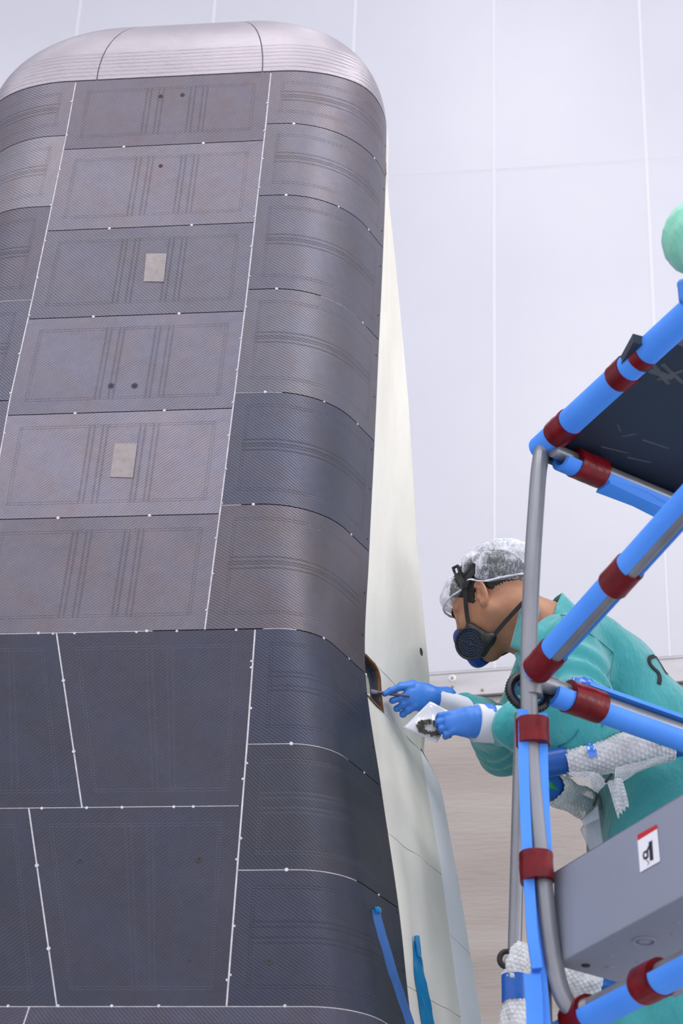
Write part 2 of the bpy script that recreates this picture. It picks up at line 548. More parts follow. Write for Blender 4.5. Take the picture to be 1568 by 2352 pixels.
def panel_mat(i, w, h, base, rough, kind, ang, metal, rib=1.0, warm=0.0, light=False):
    mt, nt, bs = new_mat('heat_shield_%d' % i, base, rough, metal, 0.5)
    uv = nt.nodes.new('ShaderNodeUVMap'); uv.uv_map = 'uv'
    sp = nt.nodes.new('ShaderNodeSeparateXYZ'); nt.links.new(uv.outputs[0], sp.inputs[0])
    u, v = X(nt, sp.outputs[0]), X(nt, sp.outputs[1])
    def line(d, at, wd_): return ((d - at).abs() / wd_).rsub(1.0).clamp()
    def dots(t, per=0.0058): return (t * (2 * math.pi / per)).sin() * 0.5 + 0.5
    # borders of paired stitching
    du = u.min(u.rsub(w)); dv = v.min(v.rsub(h))
    inb, bw = (0.034, 0.0022)
    ub = (line(du, inb + 0.006, bw) + line(du, inb, bw)) * dv.gt(inb) * dots(v)
    vb = (line(dv, inb + 0.006, bw) + line(dv, inb, bw)) * du.gt(inb) * dots(u)
    H = ub.max(vb) * 0.8
    nz = noise(nt, 260, 2, 0.6, vec=uv.outputs[0])
    def band(coord, other, lim, centre, half):
        b = None
        for o in (-half, -half + 0.011, half - 0.011, half):
            l = line(coord, centre + o, 0.0042)
            b = l if b is None else b.max(l)
        m = other.gt(inb) * (other.rsub(lim)).gt(inb)
        return b * m * (X(nt, nz.outputs[0]) * 1.5 - 0.1).clamp()
    if kind == 'mid':
        H = H.max(band(u, v, h, w * 0.42, 0.021)).max(band(u, v, h, w * 0.645, 0.021))
    elif kind == 'lowmid':
        H = H.max(band(u, v, h, w * 0.52, 0.026) * 0.45)
    elif kind == 'side':
        H = H.max(band(v, u, w, h * 0.52, 0.014))
    elif kind == 'lowside':
        H = H.max(band(v, u, w, h * 0.53, 0.022) * 0.7)
    # woven twill
    ca, sa = math.cos(ang), math.sin(ang)
    tw = ((u * ca + v * sa) * (2 * math.pi / 0.0062)).sin()
    tw2 = ((u * -sa + v * ca) * (2 * math.pi / 0.0052)).sin()
    wv = tw * 0.5 + tw * tw2 * 0.25 + 0.5
    cl = noise(nt, 6, 5, 0.62, vec=uv.outputs[0])
    cl2 = noise(nt, 42, 4, 0.7, vec=uv.outputs[0])
    tone = (X(nt, cl.outputs[0]) - 0.5) * 0.55 + (X(nt, cl2.outputs[0]) - 0.5) * 0.35 + (wv - 0.5) * 0.26 + 1.0 - H * ((0.42 if not light else -0.5) * rib)
    mx = nt.nodes.new('ShaderNodeMix'); mx.data_type = 'RGBA'; mx.blend_type = 'MULTIPLY'; mx.inputs[0].default_value = 1
    hue = noise(nt, 9, 3, 0.5, vec=uv.outputs[0])
    c0 = (base[0] * 1.04, base[1] * 0.99, base[2] * 0.96, 1); c1 = (base[0] * 0.97, base[1] * 1.0, base[2] * 1.05, 1)
    col = ramp(nt, hue.outputs[0], [(0.40 + warm, c1), (0.62 + warm, c0)])
    cmb = nt.nodes.new('ShaderNodeCombineColor')
    for k in range(3): nt.links.new(tone.v, cmb.inputs[k])
    nt.links.new(col, mx.inputs[6]); nt.links.new(cmb.outputs[0], mx.inputs[7])
    nt.links.new(mx.outputs[2], bs.inputs['Base Color'])
    rg = (X(nt, cl.outputs[0]) - 0.5) * 0.15 + rough + H * 0.12
    nt.links.new(rg.v, bs.inputs['Roughness'])
    hgt = wv * 0.35 - H * 0.9 + X(nt, cl2.outputs[0]) * 0.25
    bump(nt, bs, hgt.v, 0.0009, 0.85)
    return mt

PI = [0]
def patch(name, fn, z0, z1, s0, s1, nu, nv, mat, parent, thick=0.010, off=0.0, gapz=0.0012, gaps=0.0, uvsize=None, jit=0.0):
    """surface patch between heights z0..z1 (number or function of s) with an inward rim"""
    S = np.linspace(s0, s1, nu); T = np.linspace(0, 1, nv)
    s, t = np.meshgrid(S, T)
    za = z0(s) if callable(z0) else z0; zb = z1(s) if callable(z1) else z1
    z = (za + gapz) + (zb - za - 2 * gapz) * t
    def P(s, z):
        a, n = fn(z, s); return VW(a, n, z)
    p = P(s, z)
    e = 1e-3
    ds = P(np.clip(s + e, s0, s1), z) - P(np.clip(s - e, s0, s1), z)
    dz = P(s, z + e) - P(s, z - e)
    nrm = np.cross(ds, dz); nrm /= np.linalg.norm(nrm, axis=-1)[..., None] + 1e-12
    if nrm[nv // 2, nu // 2] @ NV < 0 and abs(nrm[nv // 2, nu // 2] @ NV) > 0.05: nrm = -nrm
    if gaps:
        g = unit_rows(ds)
        w = (1 - 2 * (s - s0) / (s1 - s0)) * gaps
        p = p + g * w[..., None]
    p = p + nrm * off
    V = list(p.reshape(-1, 3))
    F = [(j * nu + i, j * nu + i + 1, (j + 1) * nu + i + 1, (j + 1) * nu + i) for j in range(nv - 1) for i in range(nu - 1)]
    ring = [i for i in range(nu)] + [j * nu + nu - 1 for j in range(1, nv)] + [(nv - 1) * nu + i for i in range(nu - 2, -1, -1)] + [j * nu for j in range(nv - 2, 0, -1)]
    base = len(V); nf = nrm.reshape(-1, 3)
    for r_ in ring: V.append(V[r_] - nf[r_] * 0.0)            # duplicate for a crisp edge
    b2 = len(V)
    for r_ in ring: V.append(V[r_] - nf[r_] * thick)
    k = len(ring)
    for i in range(k):
        j = (i + 1) % k
        F.append((base + j, base + i, b2 + i, b2 + j))
    wdt = np.linalg.norm(np.diff(p[nv // 2], axis=0), axis=1).sum(); hgt = np.linalg.norm(np.diff(p[:, nu // 2], axis=0), axis=1).sum()
    if uvsize is None: uvsize = (wdt, hgt)
    uv = np.stack([(s - s0) / (s1 - s0) * uvsize[0], t * uvsize[1]], -1).reshape(-1, 2)
    uv = np.concatenate([uv, uv[ring], uv[ring]])
    if callable(mat): mat = mat(wdt, hgt)
    o = mesh_obj(name, V, F, mat, parent, True, uvs=uv)
    return o
def unit_rows(v): return v / (np.linalg.norm(v, axis=-1)[..., None] + 1e-12)

def shield(fn, z0, z1, s0, s1, nu, nv, tone, kind, ang=0.9, rough=0.42, metal=0.55, **kw):
    PI[0] += 1
    i = PI[0]
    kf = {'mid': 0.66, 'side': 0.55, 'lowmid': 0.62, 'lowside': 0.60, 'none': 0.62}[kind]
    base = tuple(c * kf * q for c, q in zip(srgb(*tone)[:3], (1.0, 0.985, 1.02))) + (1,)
    return patch('shield_panel', fn, z0, z1, s0, s1, nu, nv, lambda w, h: panel_mat(i, w, h, base, rough, kind, ang, metal, **kw), craft, gaps=0.0018)

ZR = [ZT, 4.526, 4.301, 4.021, 3.730, 3.432, 3.122]
ZM = [ZT, 4.474, 4.220, 3.959, 3.688, 3.410, 3.122]
ZL = [ZT, 4.519, 4.296, 4.016, 3.729, 3.425, 3.122]
ZR2 = [3.122, 2.853, 2.577, 2.297]
ZM2 = [3.122, 2.716, 2.297]
ZE = 1.5
mid = flatf(aA, aB)
def topline(s_to_a):
    # height of the nose joint: it is level
    return ZT
toneR = [(138, 131, 138), (132, 128, 136), (120, 118, 128), (124, 122, 130), (98, 100, 114), (116, 111, 117)]
toneM = [(118, 112, 120), (134, 129, 137), (118, 116, 125), (128, 125, 135), (144, 139, 147), (126, 121, 128)]
toneL = [(140, 134, 142), (160, 155, 160), (122, 118, 127), (118, 118, 130), (118, 118, 130), (118, 116, 128)]
for k in range(6):
    shield(right, ZR[k + 1], ZR[k], 0, 1, 44, 12, toneR[k], 'side', ang=0.95 + 0.1 * (k % 2))
    shield(mid, ZM[k + 1], ZM[k], 0, 1, 12, 6, toneM[k], 'mid', ang=-0.9 if k > 2 else 0.85)
    shield(left, ZL[k + 1], ZL[k], 0, 1, 44, 12, toneL[k], 'side', ang=-0.9)
LL1 = lambda z: np.interp(z, [2.716, 3.122], [-.280, -.376])
LL2 = lambda z: np.interp(z, [2.297, 2.716], [-.289, -.392])
LL3 = lambda z: np.interp(z, [1.5, 2.297], [-.52, -.344])
toneR2 = [(74, 78, 94), (72, 74, 84), (72, 75, 90)]
for k in range(3):
    shield(right, ZR2[k + 1], ZR2[k], 0, 1, 44, 12, toneR2[k], 'lowside', ang=0.95 if k != 1 else 0.8, rough=0.46, light=(k == 1))
for k, (f, tn) in enumerate([(LL1, (76, 77, 90)), (LL2, (74, 76, 89))]):
    shield(flatf(f, aB), ZM2[k + 1], ZM2[k], 0, 1, 12, 6, tn, 'lowmid', ang=-0.9, rough=0.47, light=True)
    shield(flatf(aA, f), ZM2[k + 1], ZM2[k], 0, 1, 8, 6, (72, 75, 88), 'lowmid', ang=-0.9, rough=0.47, light=True)
    shield(left, ZM2[k + 1], ZM2[k], 0, 1, 44, 12, (72,75,88), 'lowside', ang=-0.9, rough=0.47)
shield(lambda z, s: right(z, s, start=LL3), ZE, 2.297, 0, 1, 60, 12, (92, 92, 106), 'none', ang=0.9, rough=0.46)
shield(flatf(aA, LL3), ZE, 2.297, 0, 1, 8, 6, (96, 92, 104), 'none', ang=-0.9, rough=0.46)
shield(left, ZE, 2.297, 0, 1, 44, 12, (92, 92, 106), 'none', ang=-0.9, rough=0.46)

# dark structure behind the joints
M['under'] = new_mat('shield_underside', srgb(20, 22, 30), 0.7)[0]
patch('shield_frame', lambda z, s: (np.where(s < 1/3, left(z, 1 - 3 * s)[0], np.where(s < 2/3, (mid(z, 3 * s - 1))[0], right(z, 3 * s - 2)[0])),
      np.where(s < 1/3, left(z, 1 - 3 * s)[1], np.where(s < 2/3, 0, right(z, 3 * s - 2)[1]))), ZE, ZT, 0.004, 0.996, 151, 60, M['under'], craft, thick=0.0, off=-0.007)

# pale gap filler in the joints
M['filler'] = noisy('gap_filler', srgb(232, 230, 232), srgb(196, 194, 200), 60, rough=0.8)
M['plug'] = noisy('plug', srgb(215, 215, 220), srgb(170, 170, 180), 200, rough=0.8)
def filler_v(fa, z0, z1, w=0.0052, d=0.0015, name='joint_filler'):
    zz = np.linspace(z0, z1, 24)
    a = fa(zz)
    V = []
    for q, ai in zip(zz, a):
        for da, dn in ((-w / 2, -0.0065), (-w / 2, -d), (w / 2, -d), (w / 2, -0.0065)):
            V.append(VW(ai + da, dn, q))
    F = [(4 * i + k, 4 * i + k + 1, 4 * i + k + 5, 4 * i + k + 4) for i in range(len(zz) - 1) for k in range(3)]
    F.append((0, 1, 2, 3)); F.append(tuple(4 * (len(zz) - 1) + k for k in (3, 2, 1, 0)))
    return recalc(mesh_obj(name, V, F, M['filler'], craft, smooth=False))
filler_v(aB, 3.1235, ZT - .002); filler_v(aA, 3.1235, ZT - .002)
filler_v(aB, 2.298, 3.1205, 0.0056, 0.0012)
filler_v(LL1, 2.717, 3.1205); filler_v(LL2, 2.298, 2.715, 0.0056); filler_v(LL3, 1.5, 2.296)
def filler_h(fn, z, s0, s1, w=0.0034, d=0.0012):
    ss = np.linspace(s0, s1, 40)
    V = []
    a, n = fn(np.full(40, z), ss)
    a2, n2 = fn(np.full(40, z), np.clip(ss + 0.002, 0, 1)); a1, n1 = fn(np.full(40, z), np.clip(ss - 0.002, 0, 1))
    tx, tn = a2 - a1, n2 - n1; L = np.hypot(tx, tn); ox, on = -tn / L, tx / L
    sg = np.where(on < 0, -1, 1); 
    if (on.mean() < 0): ox, on = -ox, -on
    for i in range(40):
        for dz, dd in ((-w / 2, 0.0065), (-w / 2, d), (w / 2, d), (w / 2, 0.0065)):
            V.append(VW(a[i] - ox[i] * dd, n[i] - on[i] * dd, z + dz))
    F = [(4 * i + k, 4 * i + k + 1, 4 * i + k + 5, 4 * i + k + 4) for i in range(39) for k in range(3)]
    F.append((0, 1, 2, 3)); F.append(tuple(4 * 39 + k for k in (3, 2, 1, 0)))
    return recalc(mesh_obj('joint_filler', V, F, M['filler'], craft, smooth=False))
full2 = lambda z, s: (aA(z) + (aB(z) - aA(z)) * s, 0 * s)
filler_h(full2, 3.122, 0.0, 0.72, 0.0030, 0.0010); filler_h(full2, 2.716, 0, 0.99, 0.0036); filler_h(full2, 2.297, 0, 1, 0.004)
filler_h(right, 3.122, 0.18, 0.36, 0.0028); filler_h(right, 2.853, 0, 0.62, 0.003); filler_h(right, 2.577, 0, 0.6, 0.0036); filler_h(right, 2.297, 0, 0.8, 0.004)
filler_h(right, 3.730, 0, 0.28, 0.003); filler_h(right, 3.432, 0, 0.12, 0.003); filler_h(right, 4.021, 0.45, 0.85, 0.0028)
filler_h(left, 4.016, 0, 0.3, 0.003)

# round plugs along the joints, dark screws in the edge, flush fasteners
def surf(fn, z, s):
    a, n = fn(np.array([z]), np.array([s])); a2, n2 = fn(np.array([z]), np.array([min(1, s + .004)])); a1, n1 = fn(np.array([z]), np.array([max(0, s - .004)]))
    tx, tn = (a2 - a1)[0], (n2 - n1)[0]; L = math.hypot(tx, tn); ox, on = -tn / L, tx / L
    if on < 0: ox, on = -ox, -on
    return VW(a[0], n[0], z), AV * ox + NV * on
def plug(fn, z, s, r=0.0048, mat='plug', name='fastener_plug'):
    p, nn = surf(fn, z, s)
    return disc_obj(name, p - nn * 0.002, nn, r * 0.85, 0.0026, M[mat], craft, n=10)
for k, z in enumerate(ZM[1:]):
    for s in (0.305, 0.70): plug(mid, z, s)
for k, z in enumerate(ZR[1:6]):
    plug(right, z, 0.19); plug(right, z, 0.80, 0.004)
    if k % 2: plug(right, z, 0.52, 0.003)
plug(right, 3.122, 0.53, 0.004); plug(right, 3.122, 0.8, 0.0035)
for z in (2.853, 2.577): plug(right, z, 0.24, 0.0055); plug(right, z, 0.80, 0.0035)
for s in (0.35, 0.42, 0.62, 0.75, 0.94): plug(full2, 3.120, s, 0.004)
for s in (0.38, 0.52, 0.63, 0.79, 0.85): plug(full2, 2.715, s, 0.0042)
for s in (0.35, 0.5, 0.66, 0.8): plug(full2, 2.298, s, 0.0042)
plug(right, 2.298, 0.25, 0.0045)
atline = lambda f: (lambda z, s: (f(z) + 0 * s + (s - .5) * 0.5, 0 * s))
for z in np.arange(3.17, 4.66, 0.089):
    plug(atline(aB), z, 0.5 + rngp.choice((-.004, .004)), 0.0034)
for z in np.arange(3.2, 4.66, 0.11):
    plug(atline(aA), z, 0.5 + rngp.choice((-.004, .004)), 0.0034)
for z in (3.03, 3.045, 2.935, 2.81, 2.775, 2.645, 2.60, 2.46, 2.36, 2.35): plug(atline(aB), z, 0.5 + rngp.choice((-.006, .006)), 0.0036)
for z in (3.007, 2.842): plug(atline(LL1), z, .5, 0.0052)
for z in (2.59, 2.415): plug(atline(LL2), z, .5, 0.0056)
for k, z in enumerate(np.arange(2.05, 4.62, 0.128)):
    plug(right, z + 0.012 * math.sin(k * 2.3), 0.972, 0.0036, 'blackrub', 'edge_screw')
def flush(x, y, r, deep=False):
    p = onplane(x, y, VW(0, 0, 0), NV)
    o = disc_obj('flush_fastener', p - NV * 0.0005, NV, r, 0.0014, M['fast'], craft, n=20)
    disc_obj('socket', p + NV * 0.0009, NV, r * 0.32, 0.0008, M['blackrub'], o, n=10)
M['fast'] = new_mat('flush_fastener', srgb(50, 50, 58), 0.6, 0.2)[0]
for x, y, r in [(369, 221, .0068), (419, 218, .0068), (369, 381, .006), (255, 886, .0078), (309, 886, .0082), (184, 1976, .0072), (457, 1973, .0095), (436, 2205, .004), (618, 2207, .0095)]:
    flush(x, y, r)
# two bare rectangular patches
M['patchp'] = noisy('bare_patch', srgb(150, 142, 140), srgb(134, 128, 128), 60, rough=0.5, metal=0.3, bump_d=0.0004, bump_scale=500)
for (pts) in ([(336, 583), (383, 583), (376, 648), (330, 647)], [(264, 1019), (315, 1019), (305, 1098), (253, 1096)]):
    q = [onplane(x, y, VW(0, 0, 0), NV) for x, y in pts]
    V = [p + NV * 0.0016 for p in q] + [p - NV * 0.001 for p in q]
    o = mesh_obj('sensor_cover', V, [(0, 1, 2, 3), (4, 7, 6, 5)] + [(i, i + 4, (i + 1) % 4 + 4, (i + 1) % 4) for i in range(4)], M['patchp'], craft, smooth=False)
    recalc(o)

# ---- nose cap: dome over the section at ZT
def topsec(n_side=60):
    s = np.linspace(0, 1, n_side)
    a, n = right(np.full(n_side, ZT), s)
    R_ = np.stack([a, n], 1)
    back = catmull([R_[-1], (.262, -.33), (.20, -.46), (.08, -.56), (-.08, -.60), (-.2405, -.61)], 10)[1:]
    half = np.concatenate([R_, back])
    c = (aA(ZT) + aB(ZT)) / 2
    mirror = half[::-1].copy(); mirror[:, 0] = 2 * c - mirror[:, 0]
    # from back centre (left) round the front to back centre (right)
    full = np.concatenate([mirror[1:], [[c, 0]], half[:]])
    full = resample(full, 700)
    return full, c
loop, cc = topsec()
CC = np.array([cc, -0.27])
NPH = 36
def dome_pt(frac, ph):
    """frac: position along the loop 0..1, ph 0..1 up the dome"""
    i = np.clip(frac, 0, 1) * (len(loop) - 1); i0 = np.clip(i.astype(int), 0, len(loop) - 2); t = (i - i0)[..., None]
    L = loop[i0] * (1 - t) + loop[i0 + 1] * t
    q = ph * math.pi / 2
    sc = np.cos(q) ** 0.86
    h = HD * np.sin(q) ** 1.0
    P = CC + (L - CC) * sc[..., None]
    return VW(P[..., 0], P[..., 1], ZT + h)
HD = 0.335
arc = np.r_[0, np.cumsum(np.linalg.norm(np.diff(loop, axis=0), axis=1))]; 
def frac_of_a(a):
    front = [i for i in range(len(loop)) if loop[i][1] > -0.1]
    i = min(front, key=lambda j: abs(loop[j][0] - a)); return i / (len(loop) - 1)
def cap_mat():
    mt, nt, bs = new_mat('nose_cap', srgb(168, 162, 168), 0.36, 0.6)
    tc = nt.nodes.new('ShaderNodeTexCoord')
    n1 = noise(nt, 5, 5, 0.6, vec=tc.outputs['Object'])
    n2 = noise(nt, 60, 3, 0.6, vec=tc.outputs['Object'], stretch=(0.35, 0.35, 3.0))
    gm = nt.nodes.new('ShaderNodeSeparateXYZ'); nt.links.new(tc.outputs['Object'], gm.inputs[0])
    z = X(nt, gm.outputs[2]); x = X(nt, gm.outputs[0])
    # object coordinates are world coordinates here; plies show as level ridges low on the cap
    nd = noise(nt, 3, 2, 0.5, vec=tc.outputs['Object'])
    ply = ((z + X(nt, nd.outputs[0]) * 0.006) * (2 * math.pi / 0.0135)).sin() * (z - (ZT + 0.105)).lt(0.0)
    ply = ply * (X(nt, n2.outputs[0]) * 1.6 - 0.3).clamp()
    weave = ((x + z * 1.2) * (2 * math.pi / 0.006)).sin()
    tone = (X(nt, n1.outputs[0]) - 0.5) * 0.35 + (X(nt, n2.outputs[0]) - 0.5) * 0.18 - ply.max(0.0) * 0.50 + weave * 0.05 + 1.0
    mx = nt.nodes.new('ShaderNodeMix'); mx.data_type = 'RGBA'; mx.blend_type = 'MULTIPLY'; mx.inputs[0].default_value = 1
    cmb = nt.nodes.new('ShaderNodeCombineColor')
    for k in range(3): nt.links.new(tone.v, cmb.inputs[k])
    mx.inputs[6].default_value = srgb(162, 155, 162)
    nt.links.new(cmb.outputs[0], mx.inputs[7]); nt.links.new(mx.outputs[2], bs.inputs['Base Color'])
    bump(nt, bs, (weave * 0.25 - ply * 0.8 + X(nt, n2.outputs[0]) * 0.5).v, 0.0012, 0.8)
    return mt
M['cap'] = cap_mat()
def dome_part(name, f0, f1, p0, p1, nu, nv, mat, gap=0.0006, off=0.0):
    u, v = np.meshgrid(np.linspace(f0 + gap, f1 - gap, nu), np.linspace(p0, p1, nv))
    e = 2e-3
    p = dome_pt(u, v)
    ds = dome_pt(u + e, v) - dome_pt(u - e, v); dv = dome_pt(u, v + e * 2) - dome_pt(u, np.maximum(v - e * 2, 0))
    nr = unit_rows(np.cross(ds, dv)); p = p + nr * off
    V = list(p.reshape(-1, 3)); nf = nr.reshape(-1, 3)
    F = [(j * nu + i, j * nu + i + 1, (j + 1) * nu + i + 1, (j + 1) * nu + i) for j in range(nv - 1) for i in range(nu - 1)]
    ring = [i for i in range(nu)] + [j * nu + nu - 1 for j in range(1, nv)] + [(nv - 1) * nu + i for i in range(nu - 2, -1, -1)] + [j * nu for j in range(nv - 2, 0, -1)]
    b1 = len(V)
    for r_ in ring: V.append(V[r_])
    b2 = len(V)
    for r_ in ring: V.append(V[r_] - nf[r_] * 0.008)
    k = len(ring)
    for i in range(k): j = (i + 1) % k; F.append((b1 + j, b1 + i, b2 + i, b2 + j))
    return mesh_obj(name, V, F, mat, craft, True)
fL, fR = frac_of_a(-0.435), frac_of_a(-0.012)
P0c, P1c = 0.006, 0.66
dome_part('nose_cap_segment', 0.0, fL, P0c, P1c, 60, 30, M['cap'])
dome_part('nose_cap_segment', fL, fR, P0c, P1c, 70, 30, M['cap'])
dome_part('nose_cap_segment', fR, 1.0, P0c, P1c, 60, 30, M['cap'])
dome_part('nose_tip', 0.0, 1.0, P1c + 0.003, 0.99, 160, 20, M['cap'], gap=0)
M['capin'] = new_mat('cap_underlay', srgb(110, 106, 112), 0.6)[0]
dome_part('nose_frame', 0.0, 1.0, 0.0, 0.99, 160, 30, M['capin'], gap=0, off=-0.0025)

# ---- cream blanket side, fold strip and lee side
ZW = [1.5, 2.396, 2.772, 3.069, 3.296, 3.461, 3.603, 3.988, 4.344, 4.538]
WA = [.57, .476, .423, .371, .382, .367, .355, .332, .301, .2815]
WN = [-.40, -.426, -.468, -.514, -.586, -.54, -.492, -.402, -.29, -.2255]
def EA(z): return spl(np.asarray(z, float), SZ, ST)[..., -2]
def side(z, w):
    """w 0..1 from the dark edge to the outer fold"""
    e = EA(z); return e + (np.interp(z, ZW, WA) - e) * w, EN + (np.interp(z, ZW, WN) - EN) * w
def blanket_mat(name, c1, c2):
    mt, nt, bs = new_mat(name, c1, 0.8, 0, 0.2)
    tc = nt.nodes.new('ShaderNodeTexCoord')
    n = noise(nt, 5, 5, 0.6, vec=tc.outputs['Object'], stretch=(1, 1, 0.35))
    nt.links.new(ramp(nt, n.outputs[0], [(0.35, c2), (0.65, c1)]), bs.inputs['Base Color'])
    n2 = noise(nt, 420, 2, 0.5, vec=tc.outputs['Object']); n3 = noise(nt, 9, 3, 0.5, vec=tc.outputs['Object'], stretch=(1, 1, 0.25))
    bump(nt, bs, (X(nt, n2.outputs[0]) * 0.1 + X(nt, n3.outputs[0])).v, 0.006, 0.6)
    return mt
M['cream'] = blanket_mat('cream_blanket', srgb(228, 225, 217), srgb(216, 212, 203))
M['lit_whiteb'] = blanket_mat('lit_white_blanket', srgb(248, 248, 252), srgb(240, 240, 246))
HZ0, HZ1, HW = 3.066, 3.172, 0.083          # hatch opening: heights and width along the side
def side_w(z, dist):
    """fraction w at a distance in metres from the dark edge"""
    e = side(z, np.zeros_like(z)); f = side(z, np.ones_like(z))
    return dist / np.hypot(f[0] - e[0], f[1] - e[1])
def hatch_start(z):
    r = 0.03
    d = np.clip(r - (HZ1 - z), 0, r)
    taper = np.interp(z, [HZ0, HZ0 + 0.02], [1.05, 1.0])
    return (HW - r + np.sqrt(np.maximum(r * r - d * d, 0))) * taper
def side_patch(z0, z1, nv, name='side_blanket', start=None, nu=14, amp=0.0):
    def fn(z, s):
        w0 = side_w(z, start(z)) if start is not None else 0.0
        a, n = side(z, w0 + (1 - w0) * s)
        wv = amp * (np.sin(9 * s + z * 3.1) * 0.6 + np.sin(17 * s - z * 5.0) * 0.4) * np.sin(np.pi * np.clip(s, 0, 1))
        return a + wv, n + wv * 0.4
    return patch(name, fn, z0, z1, 0.0, 1.0, nu, nv, M['cream'], craft, thick=0.004, gapz=0.0008)
side_patch(HZ1, 4.536, 60, amp=0.0012)
side_patch(HZ0, HZ1, 14, start=hatch_start)
side_patch(2.745, HZ0, 20, amp=0.004); side_patch(2.411, 2.745, 20, amp=0.005); side_patch(ZE, 2.411, 20, amp=0.005)
# fold strip (white cloth, its whiter colour also standing in for the facet's brighter light)
def strip(z, s):
    wdt = np.interp(z, [1.5, 2.396, 2.772, 3.0, 3.04, 3.069], [.150, .142, .115, .110, .09, .002])
    f = side(z, np.ones_like(z)); ang = math.radians(73)
    return f[0] + math.cos(ang) * wdt * s, f[1] - math.sin(ang) * wdt * s
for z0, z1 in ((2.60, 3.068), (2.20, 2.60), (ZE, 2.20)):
    patch('fold_strip', strip, z0, z1, 0, 1, 8, 16, M['lit_whiteb'], craft, thick=0.004, gapz=0.0008)
# lee side closing the body behind
def lee(z, s):
    zz = np.asarray(z, float) + 0 * s
    o = side(zz, np.ones_like(zz)); o2 = strip(zz, np.ones_like(zz))
    lowm = np.clip((3.075 - zz) / 0.01, 0, 1)
    a0 = o[0] * (1 - lowm) + o2[0] * lowm; n0 = o[1] * (1 - lowm) + o2[1] * lowm
    c = (aA(zz) + aB(zz)) / 2; nb = np.interp(zz, [1.5, 3.2, 4.3, 4.54, 4.69], [-1.15, -1.0, -.78, -.66, -.60])
    a1 = 2 * c - a0
    q = np.clip(s, 0, 1) * math.pi
    ca = (a0 + a1) / 2; ra = (a0 - a1) / 2
    cs = np.cos(q); a = ca + ra * np.sign(cs) * np.abs(cs) ** 0.7
    n = n0 + (nb - n0) * np.sin(q) ** 0.8
    return a, n
patch('lee_blanket', lee, ZE, ZT - 0.0, 0.0, 1.0, 60, 70, M['cream'], craft, thick=0.0)
patch('side_blanket', lambda z, s: (lambda q: ((aA(z) + aB(z)) - q[0], q[1]))(side(z, s)), ZE, 4.536, 0, 1, 10, 40, M['cream'], craft, thick=0.004)
# hatch: rim, dark recess, bare plate with bolts
M['rim'] = noisy('orange_primer', srgb(128, 78, 28), srgb(84, 52, 26), 40, rough=0.45)
M['recess'] = noisy('dark_recess', srgb(62, 66, 78), srgb(48, 52, 62), 12, rough=0.45)
M['plate'] = noisy('bare_plate', srgb(172, 170, 152), srgb(158, 156, 140), 20, rough=0.4, metal=0.2)
e0 = side(np.array([3.12]), np.array([0.0])); e1 = side(np.array([3.12]), np.array([1.0]))
sd = unit((e1[0][0] - e0[0][0], e1[1][0] - e0[1][0])); so = np.array([-sd[1], sd[0]])
if so[0] < 0: so = -so
def hp(z, w, depth):
    e = side(np.array([z]), np.array([0.0])); return VW(e[0][0] + sd[0] * w - so[0] * depth, e[1][0] + sd[1] * w - so[1] * depth, z)
zz = np.linspace(HZ0, HZ1, 16)
edge = [(z, float(hatch_start(np.array([z]))[0])) for z in zz]
bound = edge + [(HZ1, q) for q in np.linspace(edge[-1][1], -0.03, 6)[1:]]
bound = [(HZ0, q) for q in np.linspace(-0.03, edge[0][1], 6)[:-1]] + bound
hatch = None
V = []; F = []
NB = len(bound)
for dd, ins_, wmin in ((-0.0012, -0.001, 0.001), (-0.0008, 0.005, 0.001), (0.005, 0.0062, -0.004), (0.015, 0.008, -0.02)):
    for z, w in bound:
        cz, cw = (HZ0 + HZ1) / 2, 0.02
        L = math.hypot(z - cz, w - cw)
        V.append(hp(z - (z - cz) / L * ins_, max(wmin, w - (w - cw) / L * ins_), dd))
for r_ in range(3):
    for i in range(NB - 1):
        F.append((r_ * NB + i, r_ * NB + i + 1, (r_ + 1) * NB + i + 1, (r_ + 1) * NB + i))
hatch = mesh_obj('hatch_recess', V + V[-NB:], F + [tuple(4 * NB + i for i in range(NB))], None, craft, smooth=False, mats=[M['rim'], M['recess']],
                 fmat=[0] * (2 * (NB - 1)) + [1] * (NB - 1) + [1])
pl = [(3.150, -0.03), (3.140, 0.012), (3.128, 0.034), (3.112, 0.040), (3.085, 0.038), (3.068, 0.040), (3.068, -0.03)]
plate = mesh_obj('mounting_plate', [hp(z, max(w, -.01), 0.009) for z, w in pl] + [hp(z, max(w, -.01), 0.014) for z, w in pl],
                 [tuple(range(7))] + [(i, (i + 1) % 7, (i + 1) % 7 + 7, i + 7) for i in range(7)], M['plate'], hatch, smooth=False)
for z, w in ((3.130, 0.018), (3.083, 0.026)):
    c = hp(z, w, 0.009); nrm = AV * so[0] + NV * so[1]
    disc_obj('bolt', c, nrm, 0.0035, 0.003, M['white'], hatch, n=8)
# dark opening in the side
p = onplane(967, 1497, VW(*(side(np.array([3.33]), np.array([0.95]))[k][0] for k in (0, 1)), 3.33), AV * so[0] + NV * so[1])
c = hp(3.33, 0.33, -0.0035)
nrm = AV * so[0] + NV * so[1]
disc_obj('vent_hole', p, nrm, 0.0105, 0.0006, M['blackrub'], craft, n=16)

